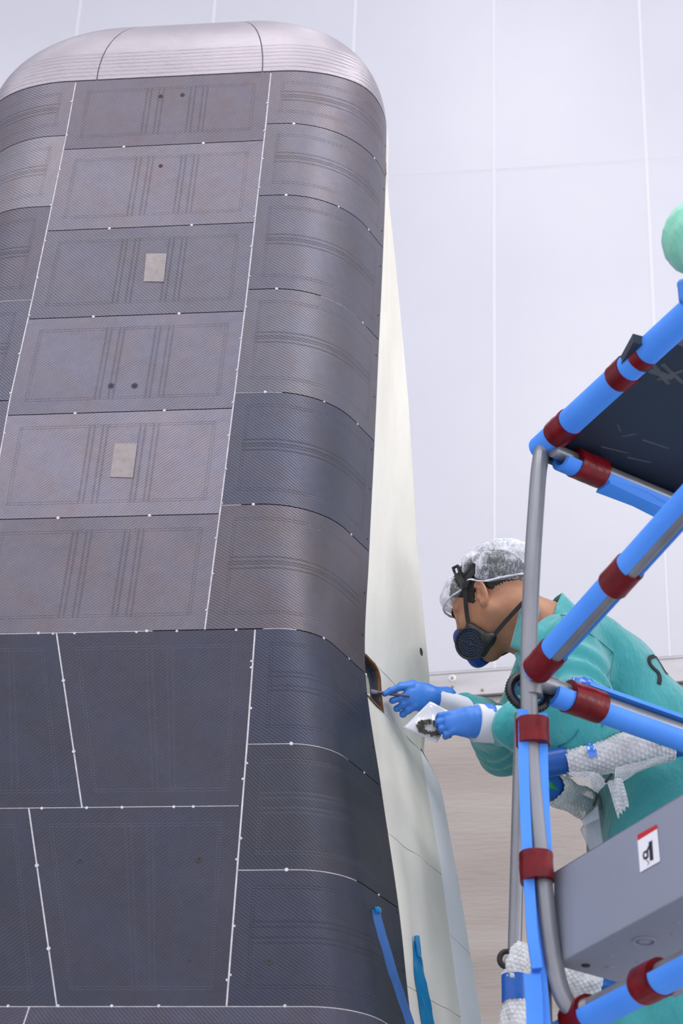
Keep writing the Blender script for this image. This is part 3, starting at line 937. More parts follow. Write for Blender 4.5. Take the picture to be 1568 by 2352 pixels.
# transport stand under the craft (below the picture)
M['stand'] = new_mat('stand_paint', srgb(200, 202, 208), 0.5)[0]
stand = thing('transport_stand', 'pale round stand carrying the upright spacecraft', 'stand', VW(-0.2, -0.45, 0))
def ring_col(name, r0, r1, z0, z1, mat, parent, c=(-0.1, -0.55)):
    V = []; n = 40
    cpt = VW(c[0], c[1], 0)
    for r_, z in ((r0, z0), (r1, z1)):
        for i in range(n):
            V.append(cpt + np.array([r_ * math.cos(2 * math.pi * i / n), r_ * math.sin(2 * math.pi * i / n), z]))
    F = [(i, (i + 1) % n, n + (i + 1) % n, n + i) for i in range(n)] + [tuple(range(n - 1, -1, -1)), tuple(range(n, 2 * n))]
    return sharpen(mesh_obj(name, V, F, mat, parent, True))
ring_col('base_plate', 0.48, 0.48, 0.0, 0.06, M['stand'], stand)
ring_col('column', 0.36, 0.40, 0.06, 1.40, M['stand'], stand)
ring_col('top_plate', 0.45, 0.45, 1.40, 1.50, M['stand'], stand)

# blue masking tape stuck on the craft
M['btape'] = noisy('blue_tape', srgb(62, 106, 172), srgb(52, 94, 160), 30, rough=0.38, bump_d=0.0008, bump_scale=60)
M['btape2'] = noisy('teal_tape', srgb(20, 128, 184), srgb(14, 112, 170), 25, rough=0.25, bump_d=0.0015, bump_scale=50)
def tape_on(name, pix, width, fn_plane, mat, label):
    pass
# ------------------------------------------------------------------ blue tape on the craft
def ribbon(name, pts, nrms, widths, mat, parent=None, thick=0.0008, sub=6, dirs=None, ripple=0.0):
    """flat strip following points, lying on the given surface normals"""
    P = catmull(pts, sub); Nn = catmull(nrms, sub); W = catmull(np.array(widths)[:, None] * np.ones((1, 3)), sub)[:, 0]
    T = np.gradient(P, axis=0)
    V = []; k = 5
    for i in range(len(P)):
        n = unit(Nn[i]); b = unit(np.cross(n, T[i]))
        for lay in (0, 1):
            for j in range(k):
                u = j / (k - 1) - 0.5
                rp = ripple * math.sin(i * 0.9 + j * 2.1) if lay else 0
                V.append(P[i] + b * W[i] * u + n * (thick * lay + rp))
    F = []
    for i in range(len(P) - 1):
        a, b_ = i * 2 * k, (i + 1) * 2 * k
        for j in range(k - 1):
            F.append((a + k + j, a + k + j + 1, b_ + k + j + 1, b_ + k + j))
            F.append((a + j, b_ + j, b_ + j + 1, a + j + 1))
        F.append((a, a + k, b_ + k, b_)); F.append((a + k - 1, b_ + k - 1, b_ + 2 * k - 1, a + 2 * k - 1))
    F.append(tuple(range(k)) + tuple(range(2 * k - 1, k - 1, -1)))
    e = (len(P) - 1) * 2 * k
    F.append(tuple(e + q for q in range(k, 2 * k)) + tuple(e + q for q in range(k - 1, -1, -1)))
    return sharpen(mesh_obj(name, V, F, mat, parent), 50)

def rs(z, s): return surf(right, z, s)
def find_rs(x, y, fn=right, s0=0.3, s1=1.0):
    """point of the craft surface seen at a pixel, by marching (used once to place the tape)"""
    best = None
    for s in np.linspace(s0, s1, 60):
        lo_, hi_ = 1.6, 4.6
        for _ in range(40):
            mz = (lo_ + hi_) / 2
            a, n = fn(np.array([mz]), np.array([s])); p = VW(a[0], n[0], mz)
            q = p - CP; yy = 1176 - FPX * (q @ CU) / (q @ CF)
            if yy > y: lo_ = mz
            else: hi_ = mz
        xx = 784 + FPX * (q @ CR) / (q @ CF)
        if best is None or abs(xx - x) < best[0]: best = (abs(xx - x), mz, s)
    return best[1], best[2]
pts, nr = [], []
for x, y in [(862, 2092), (868, 2120), (884, 2180), (905, 2250), (928, 2320), (945, 2372)]:
    z, s = find_rs(x, y)
    p, n_ = rs(z, s); pts.append(p + n_ * 0.0004); nr.append(n_)
t1 = ribbon('tape_strip', pts, nr, [.036, .038, .040, .042, .044, .044], M['btape'], None, ripple=0.0003)
tag(t1, 'flat blue masking tape strip stuck on the dark lower shield corner', 'tape')
p, n_ = pts[0], nr[0]
up_ = unit(pts[0] - pts[1]); sd_ = unit(np.cross(up_, n_))
fold = sweep('folded_end', catmull([p + sd_ * -0.011 + n_ * 0.003, p + n_ * 0.005 + up_ * 0.002, p + sd_ * 0.012 + n_ * 0.003 + up_ * 0.001], 5), circ(0.0055, 10, 0.6, 1.1), M['btape2'], t1, ref=n_)
def sfn(z, w): return side(z, w)
pts, nr = [], []
for x, y in [(950, 2163), (956, 2200), (962, 2245), (970, 2290), (977, 2330), (984, 2375)]:
    z, s = find_rs(x, y, sfn, 0.0, 1.0)
    p, n_ = surf(sfn, z, s); pts.append(p + n_ * 0.003); nr.append(n_)
t2 = ribbon('tape_strip', pts, nr, [.016, .034, .046, .05, .052, .052], M['btape2'], None, ripple=0.0006)
tag(t2, 'glossy teal-blue tape strip on the cream blanket beside the dark shield edge', 'tape')
sweep('twisted_end', catmull([pts[0] + nr[0] * 0.003 + np.array([0, 0, 0.012]), pts[0] + nr[0] * 0.005, pts[1] + nr[1] * 0.003], 5), circ(0.006, 10), M['btape2'], t2, ref=nr[0], scale=[.5] + [1.0] * 9 + [.6])

# ------------------------------------------------------------------ work platform frame in front
DV = unit((0.4204, -0.9073, 0)); GV = unit((0.8381, 0.5455, 0)); ZV = np.array([0, 0, 1.0])
YP = 3.67
plat = thing('mobile_platform', 'tall steel work platform frame padded with blue foam and dark red tape', 'platform', (0.43, 3.7, 0))
def pj(x, y): return atY(x, y, YP)
K1 = pj(1258, 1016)
post_pts = [K1 + DV * 0.05 + ZV * 0.0, pj(1249, 1030), pj(1238, 1075), pj(1231, 1160), pj(1222, 1300), pj(1216, 1430), pj(1214, 1560), pj(1216, 1660), pj(1223, 1780), pj(1236, 1920), pj(1249, 2040), pj(1262, 2150), pj(1276, 2235), pj(1296, 2296)]
K3 = pj(1345, 2318)
post_pts += [pj(1320, 2318), K3 + DV * 0.02]
tube('post', catmull(post_pts, 6), 0.0165, M['steel'], plat, 20, ref=(0, 1, 0))
def online(x, y_guess, p0, dv):
    """length along p0+dv*t where the column x is crossed"""
    lo_, hi_ = 0.0, 2.0
    f = lambda t: (784 + FPX * (((p0 + dv * t) - CP) @ CR) / (((p0 + dv * t) - CP) @ CF)) - x
    for _ in range(50):
        mt_ = (lo_ + hi_) / 2
        if f(mt_) > 0: hi_ = mt_
        else: lo_ = mt_
    return (lo_ + hi_) / 2
def foam(name, p0, p1, ri, ro, odir, half, ref, bow=0.0, n=12, parent=None, mat=None):
    path = np.array([p0 + (p1 - p0) * t + ZV * bow * math.sin(math.pi * t) for t in np.linspace(0, 1, n)])
    return sweep(name, path, cprofile(ri, ro, odir, half), mat or M['foam'], parent or plat, ref=ref, sharp=50)
def band(p0, dv, t0, t1, r, parent=None, seed=0, flat=1.0, ref=(0, 0, 1)):
    path = np.array([p0 + dv * t for t in np.linspace(t0, t1, 6)])
    return sweep('tape_band', path, circ(r, 22, 1, flat), M['redtape'], parent or plat, ref=ref, wob=0.012, seed=seed, sharp=60)
# upper rail along DV, wrapped completely
R1a = K1; R1b = K1 + DV * 1.35
tube('rail', [R1a, R1b], 0.0165, M['steel'], plat, 16)
foam('foam_sleeve', R1a - DV * 0.03, R1b, 0.018, 0.0275, -1.2, 0.25, (0, 0, 1))
for k, (xa, xb) in enumerate([(1277, 1310), (1418, 1444)]):
    band(R1a, DV, online(xa, 0, R1a, DV), online(xb, 0, R1a, DV), 0.0300, seed=k)
t_ = online(1477, 0, R1a, DV)
sweep('tape_band', np.array([R1a + DV * t for t in np.linspace(t_ - .012, t_ + .014, 5)]), cprofile(0.0277, 0.0296, -0.9, 1.75, 14), M['redtape'], plat, wob=0.01, seed=9)
# deck under it
_q = atZ(1532, 788, K1[2]) - K1
_det = DV[0] * GV[1] - DV[1] * GV[0]
tdk = (_q[0] * GV[1] - _q[1] * GV[0]) / _det
dz = 0.01
dc = K1 + DV * (tdk / 2) + GV * 0.80 + ZV * (0.010)
deck = box_obj('deck', dc, DV, GV, ZV, (tdk + 0.02, 1.60, 0.022), M['deck'], plat, bevel=0.002)
_tp = [atZ(x, y, K1[2] + .012) for x, y in ((1413, 840), (1453, 766), (1478, 773), (1450, 812))]
recalc(mesh_obj('toe_plate', _tp + [p - ZV * .02 for p in _tp], [(0, 1, 2, 3), (4, 7, 6, 5)] + [(i, (i + 1) % 4, (i + 1) % 4 + 4, i + 4) for i in range(4)], M['deck'], plat, smooth=False))
box_obj('deck_edge', K1 + GV * 0.80 + ZV * -0.012 - DV * 0.012, DV, GV, ZV, (0.012, 1.6, 0.05), M['deck'], plat, bevel=0.001)
for _i, (x0, y0, x1, y1, w_) in enumerate([(1428, 1003, 1460, 996, .004), (1418, 975, 1424, 990, .003), (1475, 1010, 1535, 1030, .004), (1490, 850, 1545, 868, .016), (1500, 838, 1535, 882, .009), (1508, 872, 1568, 850, .008), (1380, 1026, 1440, 1040, .003), (1520, 835, 1568, 880, .008), (1440, 1050, 1495, 1062, .003)]):
    pa = atZ(x0, y0, dc[2] - 0.0112); pb = atZ(x1, y1, dc[2] - 0.0112)
    d_ = pb - pa; L_ = np.linalg.norm(d_)
    box_obj('tape_residue', (pa + pb) / 2, unit(d_), unit(np.cross(ZV, d_)), ZV, (L_, w_, 0.0006 + .0002 * _i), M['residue'], deck)
# bar along GV under the deck edge
G1 = K1 - ZV * 0.012 + GV * 0.02 + DV * 0.03 - ZV * 0.022
tube('bar', [K1 - ZV * 0.03 + DV * 0.02, K1 - ZV * 0.03 + GV * 1.6 + DV * 0.02], 0.0145, M['steel'], plat, 16)
g0 = K1 - ZV * 0.03 + DV * 0.02
foam('foam_sleeve', g0 + GV * 0.02 - ZV * 0.008, g0 + GV * 1.55 - ZV * 0.010, 0.018, 0.029, 0.9, 1.05, (0, 0, 1))
sweep('loose_foam', np.array([g0 + GV * t + ZV * (-0.030 - 0.018 * math.sin(math.pi * (t - .12) / 1.2) ** 0.6) for t in np.linspace(0.13, 1.3, 14)]), [(-.006, -.02), (.006, -.02), (.008, .0), (.006, .02), (-.006, .02), (-.008, 0)], M['foam'], plat, wob=0.1, seed=3)
band(g0 - ZV * 0.008, GV, 0.055, 0.125, 0.0315, seed=11)
# middle joint and its two bars
K2 = pj(1222, 1566)
tube('joint_collar', [K2 - ZV * 0.03, K2 + ZV * 0.035], 0.0195, M['steel'], plat, 20, ref=(0, 1, 0))
BR0 = K2 + ZV * 0.015
# rising brace: parallel to the side frame, climbing
bend = None
q1 = ray(1568, 1166)
nrm_s = np.cross(DV, ZV)
BR1 = onplane(1568, 1166, K2, nrm_s)
bd = unit(BR1 - BR0); BL = np.linalg.norm(BR1 - BR0)
offs = unit(np.cross(bd, nrm_s)); offs = offs if offs[2] < 0 else -offs
tube('brace', [BR0 + offs * 0.010, BR0 + bd * (BL * 1.35) + offs * 0.010], 0.0155, M['steel'], plat, 16)
foam('foam_sleeve', BR0 + bd * 0.012, BR0 + bd * BL * 1.33, 0.0175, 0.0275, 3.3, 0.62, -offs)
for k, (xa, xb) in enumerate([(1232, 1272), (1406, 1446)]):
    band(BR0, bd, online(xa, 0, BR0, bd), online(xb, 0, BR0, bd), 0.0300, seed=20 + k)
# lower-right bar receding
h0 = K2 + ZV * 0.006
tube('bar', [h0, h0 + GV * 1.3], 0.0155, M['steel'], plat, 16)
foam('foam_sleeve', h0 + GV * 0.045 - ZV * 0.012, h0 + GV * 1.28 - ZV * 0.016, 0.0165, 0.028, 0.35, 1.2, (0, 0, 1))
sweep('loose_foam', np.array([h0 + GV * t + ZV * 0.024 for t in np.linspace(0.13, 1.2, 8)]), [(-.004, -.016), (.004, -.016), (.004, .016), (-.004, .016)], M['foam'], plat)
band(h0 - ZV * 0.010, GV, 0.085, 0.165, 0.0325, seed=31)
tube('joint_collar', [h0 + GV * 0.005, h0 + GV * 0.05], 0.019, M['steel'], plat, 16)
M['bwrapblue'] = new_mat('blue_film', srgb(70, 130, 225), 0.15, 0, 0.6)[0]
sweep('film_knot', catmull([h0 + GV * 0.10 + ZV * .022, h0 + GV * 0.125 + ZV * .034, h0 + GV * 0.16 + ZV * .026], 5), circ(0.009, 9), M['bwrapblue'], plat, wob=0.22, seed=5)
# ribbed hand wheel on the joint
ang_n = unit(DV * 0.45 + np.array([0, -1, 0.2]) * 0.6)
cw = pj(1218, 1574) + np.array([0, 0.03, 0])
wheel = None
nW = 44; R_w = 0.037
u_ = unit(np.cross(ZV, ang_n)); v_ = np.cross(ang_n, u_)
ringp = np.array([cw + (u_ * math.cos(2 * math.pi * i / 88) + v_ * math.sin(2 * math.pi * i / 88)) * (R_w + (0.0022 if i % 2 else 0)) for i in range(88)])
wheel = sweep('hand_wheel', ringp, circ(0.0085, 8), M['black'], plat, ref=ang_n, closed_path=True, caps=False)
ring2 = np.array([cw + (u_ * math.cos(2 * math.pi * i / 40) + v_ * math.sin(2 * math.pi * i / 40)) * 0.028 for i in range(40)])
sweep('inner_ring', ring2, circ(0.003, 6), M['btape'], wheel, ref=ang_n, closed_path=True, caps=False)
for k in range(3):
    q = 2 * math.pi * k / 3 + 0.4
    tube('spoke', [cw, cw + (u_ * math.cos(q) + v_ * math.sin(q)) * 0.034], 0.003, M['black'], wheel, 8)
# flat foam pieces strapped either side of the post
def flatfoam(pix, w, yo=0.0, th=0.012, name='foam_sleeve', pitch=0.0):
    path = catmull([atY(x, y, YP + yo) for x, y in pix], 5)
    return sweep(name, path, [(-th / 2, -w / 2), (th / 2, -w / 2 + .002), (th / 2, w / 2 - .002), (-th / 2, w / 2)], M['foam'], plat, ref=(0, 1, 0), sharp=30)
flatfoam([(1200, 1635), (1201, 1760), (1206, 1900), (1213, 2020), (1220, 2140), (1228, 2200), (1232, 2228)], 0.019, -0.004, 0.024)
flatfoam([(1213, 1990), (1224, 2100), (1232, 2190), (1240, 2280), (1246, 2360), (1250, 2420)], 0.026, 0.012, 0.024)
flatfoam([(1245, 1644), (1247, 1760), (1251, 1880), (1256, 1965)], 0.016, 0.004, 0.026)
flatfoam([(1221, 2240), (1225, 2300), (1228, 2400)], 0.030, 0.0, 0.016)
def wrapband(pix, w0, d0, seed):
    path = catmull([pj(x, y) for x, y in pix], 4)
    return sweep('tape_band', path, [(d0 * math.sin(2 * math.pi * i / 24) * 0.5 * (1 if abs(math.cos(2 * math.pi * i / 24)) < .8 else .9), w0 * 0.5 * math.copysign(abs(math.cos(2 * math.pi * i / 24)) ** 0.7, math.cos(2 * math.pi * i / 24))) for i in range(24)],
                 M['redtape'], plat, ref=(0, 1, 0), wob=0.012, seed=seed, sharp=60)
wrapband([(1222, 1656), (1223, 1684), (1224, 1712)], 0.064, 0.060, 1)
wrapband([(1230, 1962), (1231, 1990), (1234, 2026)], 0.062, 0.062, 2)
# lower rail
L0 = K3
tube('rail', [L0, L0 + DV * 1.0], 0.0165, M['steel'], plat, 16)
foam('foam_sleeve', L0 - DV * 0.07 - ZV * 0.012, L0 + DV * 0.15 - ZV * 0.010, 0.017, 0.028, 0.4, 1.1, (0, 0, 1))
foam('foam_sleeve', L0 + DV * 0.03 - ZV * 0.012, L0 + DV * 1.0 - ZV * 0.006, 0.0175, 0.029, 0.45, 1.05, (0, 0, 1))
for k, (xa, xb) in enumerate([(1302, 1345), (1476, 1518)]):
    try: t0_, t1_ = online(max(xa, 1346), 0, L0, DV), online(max(xb, 1347), 0, L0, DV)
    except Exception: continue
    if k == 0: t0_, t1_ = -0.040, 0.012
    band(L0 - ZV * 0.009, DV, t0_, t1_, 0.0335, seed=41 + k)
# grey tread box
bx0 = atY(1264, 2003, YP + 0.02); bx1 = atY(1284, 2216, YP + 0.02)
zt_, zb_ = bx0[2], bx1[2]
BH = zt_ - zb_
xb_ = (bx0 + bx1) / 2
o0 = np.array([xb_[0], xb_[1], zb_])
tb = box_obj('tread_box', o0 + DV * 0.55 + ZV * BH / 2 + GV * 0.0008, DV, GV, ZV, (1.1, 0.0016, BH), M['greybox'], plat)
bot = box_obj('tread_underside', o0 + DV * 0.55 + GV * 0.14, DV, GV, ZV, (1.1, 0.28, 0.002), M['greybox'], plat)
box_obj('tread_flange', o0 + DV * 0.55 + GV * 0.28 + ZV * 0.015, DV, GV, ZV, (1.1, 0.002, 0.03), M['greybox'], plat)
box_obj('tread_top', o0 + DV * 0.55 + GV * 0.2 + ZV * (BH - .001), DV, GV, ZV, (1.1, 0.40, 0.002), M['greybox'], plat)
box_obj('tread_end', o0 + GV * 0.14 + ZV * BH / 2, DV, GV, ZV, (0.002, 0.28, BH), M['greybox'], plat)
for x, y, r_ in [(1345, 2217, .006), (1402, 2196, .004), (1400, 2222, .006), (1468, 2210, .006), (1555, 2120, .005), (1548, 2145, .005)]:
    c = atZ(x, y, zb_ - 0.001)
    disc_obj('rivet', c, -ZV, r_ * 1.4, 0.002, M['blackrub'] if x == 1345 else M['greybox'], bot, n=12)
c = atZ(1480, 2160, zb_ - 0.001)
ringp = [c + (DV * math.cos(q) + GV * math.sin(q)) * 0.02 - ZV * .001 for q in np.linspace(0, 2 * math.pi, 28)[:-1]]
sweep('pressed_ring', ringp, circ(0.003, 6), M['greybox'], bot, closed_path=True, caps=False)
disc_obj('pressed_boss', c, -ZV, 0.012, 0.003, M['greybox'], bot, n=18)
tube('weld_bracket', [atY(1254, 2020, YP + .02), atY(1268, 2080, YP + .02)], 0.005, M['steel'], plat, 8)
tube('weld_bracket', [atY(1270, 2160, YP + .02), atY(1280, 2215, YP + .02)], 0.005, M['steel'], plat, 8)
# warning sticker on the tread face
fn_ = np.cross(DV, ZV); fn_ = fn_ if fn_ @ (CP - o0) > 0 else -fn_
def onface(x, y): return onplane(x, y, o0, fn_)
def decal(name, pix, mat, parent, lift):
    q = [onface(x, y) + fn_ * lift for x, y in pix]
    n = len(q)
    o = mesh_obj(name, q + [p - fn_ * 0.0003 for p in q], [tuple(range(n))] + [(i, (i + 1) % n, (i + 1) % n + n, i + n) for i in range(n)], mat, parent, smooth=False)
    return recalc(o)
stk = decal('warning_sticker', [(1465, 1930), (1510, 1903), (1517, 1978), (1471, 2004)], M['white'], plat, 0.0014)
stk['label'] = 'white warning sticker with red header bar'
decal('red_header', [(1465, 1918), (1509, 1891 + 3), (1510, 1904), (1466, 1931)], M['red'], stk, 0.0016)
decal('press_bar', [(1491, 1935), (1499, 1930), (1502, 1975), (1494, 1978)], M['ink'], stk, 0.0018)
decal('hand_symbol', [(1477, 1966), (1479, 1957), (1486, 1953), (1489, 1947), (1492, 1939), (1494, 1944), (1490, 1955), (1491, 1968), (1487, 1974), (1480, 1975)], M['ink'], stk, 0.0018)
decal('hand_gap', [(1481, 1962), (1486, 1959), (1487, 1967), (1482, 1969)], M['white'], stk, 0.0020)
decal('impact_mark', [(1484, 1977), (1489, 1975), (1493, 1983), (1488, 1990), (1490, 1981)], M['greybox'], stk, 0.0018)
# rear legs of the frame down to the floor, below the picture
for q in (K3 + DV * 0.0 - ZV * 0.0,):
    tube('lower_leg', catmull([pj(1246, 2010) - np.array([0, -0.02, 0]), pj(1250, 2300) + np.array([0, 0.02, 0]), np.array([0.40, 3.69, 1.2]), np.array([0.40, 3.69, 0.0])], 5), 0.0155, M['steel'], plat, 14, ref=(0, 1, 0))
for q in (K1 + GV * 1.6, K1 + GV * 1.6 + DV * tdk, K1 + DV * 1.35):
    tube('lower_leg', [np.array([q[0], q[1], q[2]]), np.array([q[0], q[1], 0.0])], 0.0165, M['steel'], plat, 12, ref=(0, 1, 0))
# ------------------------------------------------------------------ the technician
def skinmat():
    mt, nt, bs = new_mat('skin', srgb(178, 128, 98), 0.5, 0, 0.4)
    bs.inputs['Subsurface Weight'].default_value = 0.12
    bs.inputs['Subsurface Radius'].default_value = (0.01, 0.004, 0.002)
    n = noise(nt, 22, 4); nt.links.new(ramp(nt, n.outputs[0], [(0.35, srgb(186, 134, 104)), (0.7, srgb(166, 116, 88))]), bs.inputs['Base Color'])
    n2 = noise(nt, 260, 2); bump(nt, bs, n2.outputs[0], 0.0006, 0.5)
    return mt
M['skin'] = skinmat()
def clothmat(name, c1, c2):
    mt, nt, bs = new_mat(name, c1, 0.62, 0, 0.25)
    bs.inputs['Sheen Weight'].default_value = 0.35
    n = noise(nt, 7, 3); nt.links.new(ramp(nt, n.outputs[0], [(0.3, c1), (0.7, c2)]), bs.inputs['Base Color'])
    n3 = noise(nt, 6, 5, 0.6, stretch=(1, 1, 0.5)); n4 = noise(nt, 26, 3, 0.6)
    bump(nt, bs, (X(nt, n3.outputs[0]) * 1.0 + X(nt, n4.outputs[0]) * 0.06).v, 0.035, 0.8)
    return mt
M['teal'] = clothmat('teal_cloth', srgb(66, 166, 168), srgb(56, 152, 156))
M['mint'] = clothmat('mint_cloth', srgb(132, 208, 180), srgb(120, 196, 168))
M['hair'] = noisy('dark_hair', srgb(20, 17, 16), srgb(34, 28, 25), 80, rough=0.6, bump_d=0.002, bump_scale=200, stretch=(1, 1, .3))
M['glove'] = noisy('blue_glove', srgb(62, 128, 214), srgb(52, 116, 202), 14, rough=0.42, spec=0.4, bump_d=0.0025, bump_scale=28)
M['cuff'] = noisy('white_cuff', srgb(226, 227, 236), srgb(214, 215, 226), 14, rough=0.8, bump_d=0.002, bump_scale=30)
M['maskblue'] = new_mat('mask_blue', srgb(14, 62, 150), 0.38)[0]
M['filterblue'] = new_mat('filter_blue', srgb(16, 74, 124), 0.5)[0]
M['strap'] = noisy('black_strap', srgb(16, 16, 19), srgb(26, 26, 31), 60, rough=0.75)

YB = 4.45
tau, psi = math.radians(28), math.radians(37)
HF = unit((-math.cos(tau) * math.cos(psi), math.cos(tau) * math.sin(psi), -math.sin(tau)))
HL_ = np.array([-math.sin(psi), -math.cos(psi), -0.20])
HL_ = unit(HL_ - HF * np.dot(HL_, HF))
HU = np.cross(HF, HL_)
if HU[2] < 0: HU = -HU
HM = np.stack([HF, HL_, HU], 1)            # columns: forward, left, up
ear_near = atY(1102, 1369, YB - 0.079)
HO = ear_near - HL_ * 0.079
HS = 0.97
def hw(x, y, z): return HO + HM @ (np.array([x, y, z]) * HS)
def hpx(x, y, yl):
    """point on the plane parallel to the head's middle, yl metres to the near side"""
    return onplane(x, y, HO + HL_ * yl, HL_)
def loc(p): return (p - HO) @ HM / HS

def head_sdf(q):
    d = ell(q, (-.008, 0, .048), (.098, .076, .086))
    d = smin(d, ell(q, (.042, 0, -.012), (.054, .060, .082)), .03)
    for s in (-1, 1):
        d = smin(d, cap(q, (.004, .058 * s, -.034), (.070, .016 * s, -.086), .019, .017), .022)
        d = smin(d, ell(q, (.066, .040 * s, -.012), (.022, .018, .022)), .018)
        d = smin(d, cap(q, (.084, .012 * s, .036), (.072, .050 * s, .036), .012, .009), .012)
    d = smin(d, ell(q, (.080, 0, -.088), (.021, .022, .017)), .02)
    d = smin(d, ell(q, (.086, 0, -.062), (.018, .026, .018)), .014)
    for s in (-1, 1):
        d = smax(d, -ell(q, (.104, .033 * s, .018), (.018, .018, .013)), .010)
        d = smin(d, ell(q, (.080, .033 * s, .018), (.0128, .0135, .0125)), .004)
    d = smin(d, cap(q, (.096, 0, .032), (.120, 0, -.014), .0075, .0115), .012)
    for s in (-1, 1): d = smin(d, ell(q, (.108, .012 * s, -.018), (.012, .008, .008)), .008)
    return d
def ear_sdf(q, s):
    c = np.array([-.006, .079 * s, .004])
    t = q - c
    # tilt the ear a little backwards
    ca, sa = math.cos(0.22), math.sin(0.22)
    x = t[..., 0] * ca + t[..., 2] * sa; z = -t[..., 0] * sa + t[..., 2] * ca; y = t[..., 1] * s - (-x) * 0.35
    p = np.stack([x, y, z], -1)
    ang = np.linspace(-2.3, 2.25, 15)
    P = np.stack([-.0155 * np.cos(ang) * (1 + .06 * np.sin(ang)) , 0.004 + 0 * ang, .0285 * np.sin(ang) + .002], -1)
    d = None
    for i in range(len(P) - 1):
        w = cap(p, P[i], P[i + 1], .0038)
        d = w if d is None else smin(d, w, .003)
    P2 = [(.002, .003, .020), (-.007, .004, .012), (-.008, .004, -.004), (.002, .003, -.014)]
    for i in range(3): d = smin(d, cap(p, P2[i], P2[i + 1], .0032), .003)
    plate_ = ell(p, (-.001, -.001, 0), (.0145, .0042, .027))
    d = smin(d, plate_, .004)
    d = smin(d, ell(p, (.003, .002, -.027), (.0085, .005, .0095)), .005)
    d = smin(d, ell(p, (.012, .001, -.004), (.004, .005, .007)), .003)
    d = smax(d, -ell(p, (.003, .0065, -.004), (.0065, .007, .009)), .003)
    return d
NB0 = atY(1262, 1462, YB + 0.0)            # base of the neck
CH = atY(1384, 1560, YB); WA_ = atY(1484, 1712, YB + 0.01); HP = atY(1552, 1830, YB + 0.02)
def body_sdf(p):
    q = loc(p)
    d = head_sdf(q)
    for s in (-1, 1): d = smin(d, ear_sdf(q, s), .004)
    d = d * HS
    nk = hw(-.026, 0, -.03)
    d = smin(d, cap(p, nk, NB0 + np.array([0.0, 0, 0.0]), .060, .068), .035)
    d = smin(d, cap(p, hw(.015, 0, -.060), NB0 + np.array([-.02, 0, -.02]), .028, .05), .035)
    for s in (-1, 1):
        d = smin(d, cap(p, NB0, CH + np.array([-.03, .06 * s, .0]), .055, .06), .05)
    d = smin(d, cap(p, CH + np.array([-.02, 0, -.03]), WA_, .075, .09), .05)
    return d
person = thing('person', 'person in teal gown, hair net and half mask leaning towards the spacecraft hatch', 'person', (HP[0], HP[1], 2.03))
body = sdf_mesh('body', body_sdf, (HO[0] - .16, YB - .22, NB0[2] - .34), (HO[0] + .42, YB + .22, HO[2] + .19), .0034, M['skin'], person)
# legs as trousers and shoes down to the platform
FLOORZ = 2.03
def trousers_sdf(p):
    d = ell(p, HP, (.15, .17, .15))
    for s in (-1, 1):
        kn = HP + np.array([-0.06, .10 * s, -.42]); an = np.array([HP[0] - 0.0, HP[1] + .11 * s, FLOORZ + .10])
        d = smin(d, cap(p, HP + np.array([0, .09 * s, -.06]), kn, .10, .075), .05)
        d = smin(d, cap(p, kn, an, .075, .06), .04)
    return d
sdf_mesh('trousers', trousers_sdf, HP - np.array([.3, .3, .85]), HP + np.array([.3, .3, .2]), .012, M['teal'], person)
for s in (-1, 1):
    an = np.array([HP[0], HP[1] + .11 * s, FLOORZ])
    sdf_mesh('shoe', lambda p: smax(smin(cap(p, an + np.array([.03, 0, .06]), an + np.array([-.16, 0, .035]), .05, .035), ell(p, an + np.array([0, 0, .08]), (.06, .05, .07)), .03), -(p[..., 2] - FLOORZ), .004), an + np.array([-.25, -.1, -.02]), an + np.array([.15, .1, .2]), .006, M['cuff'], person)

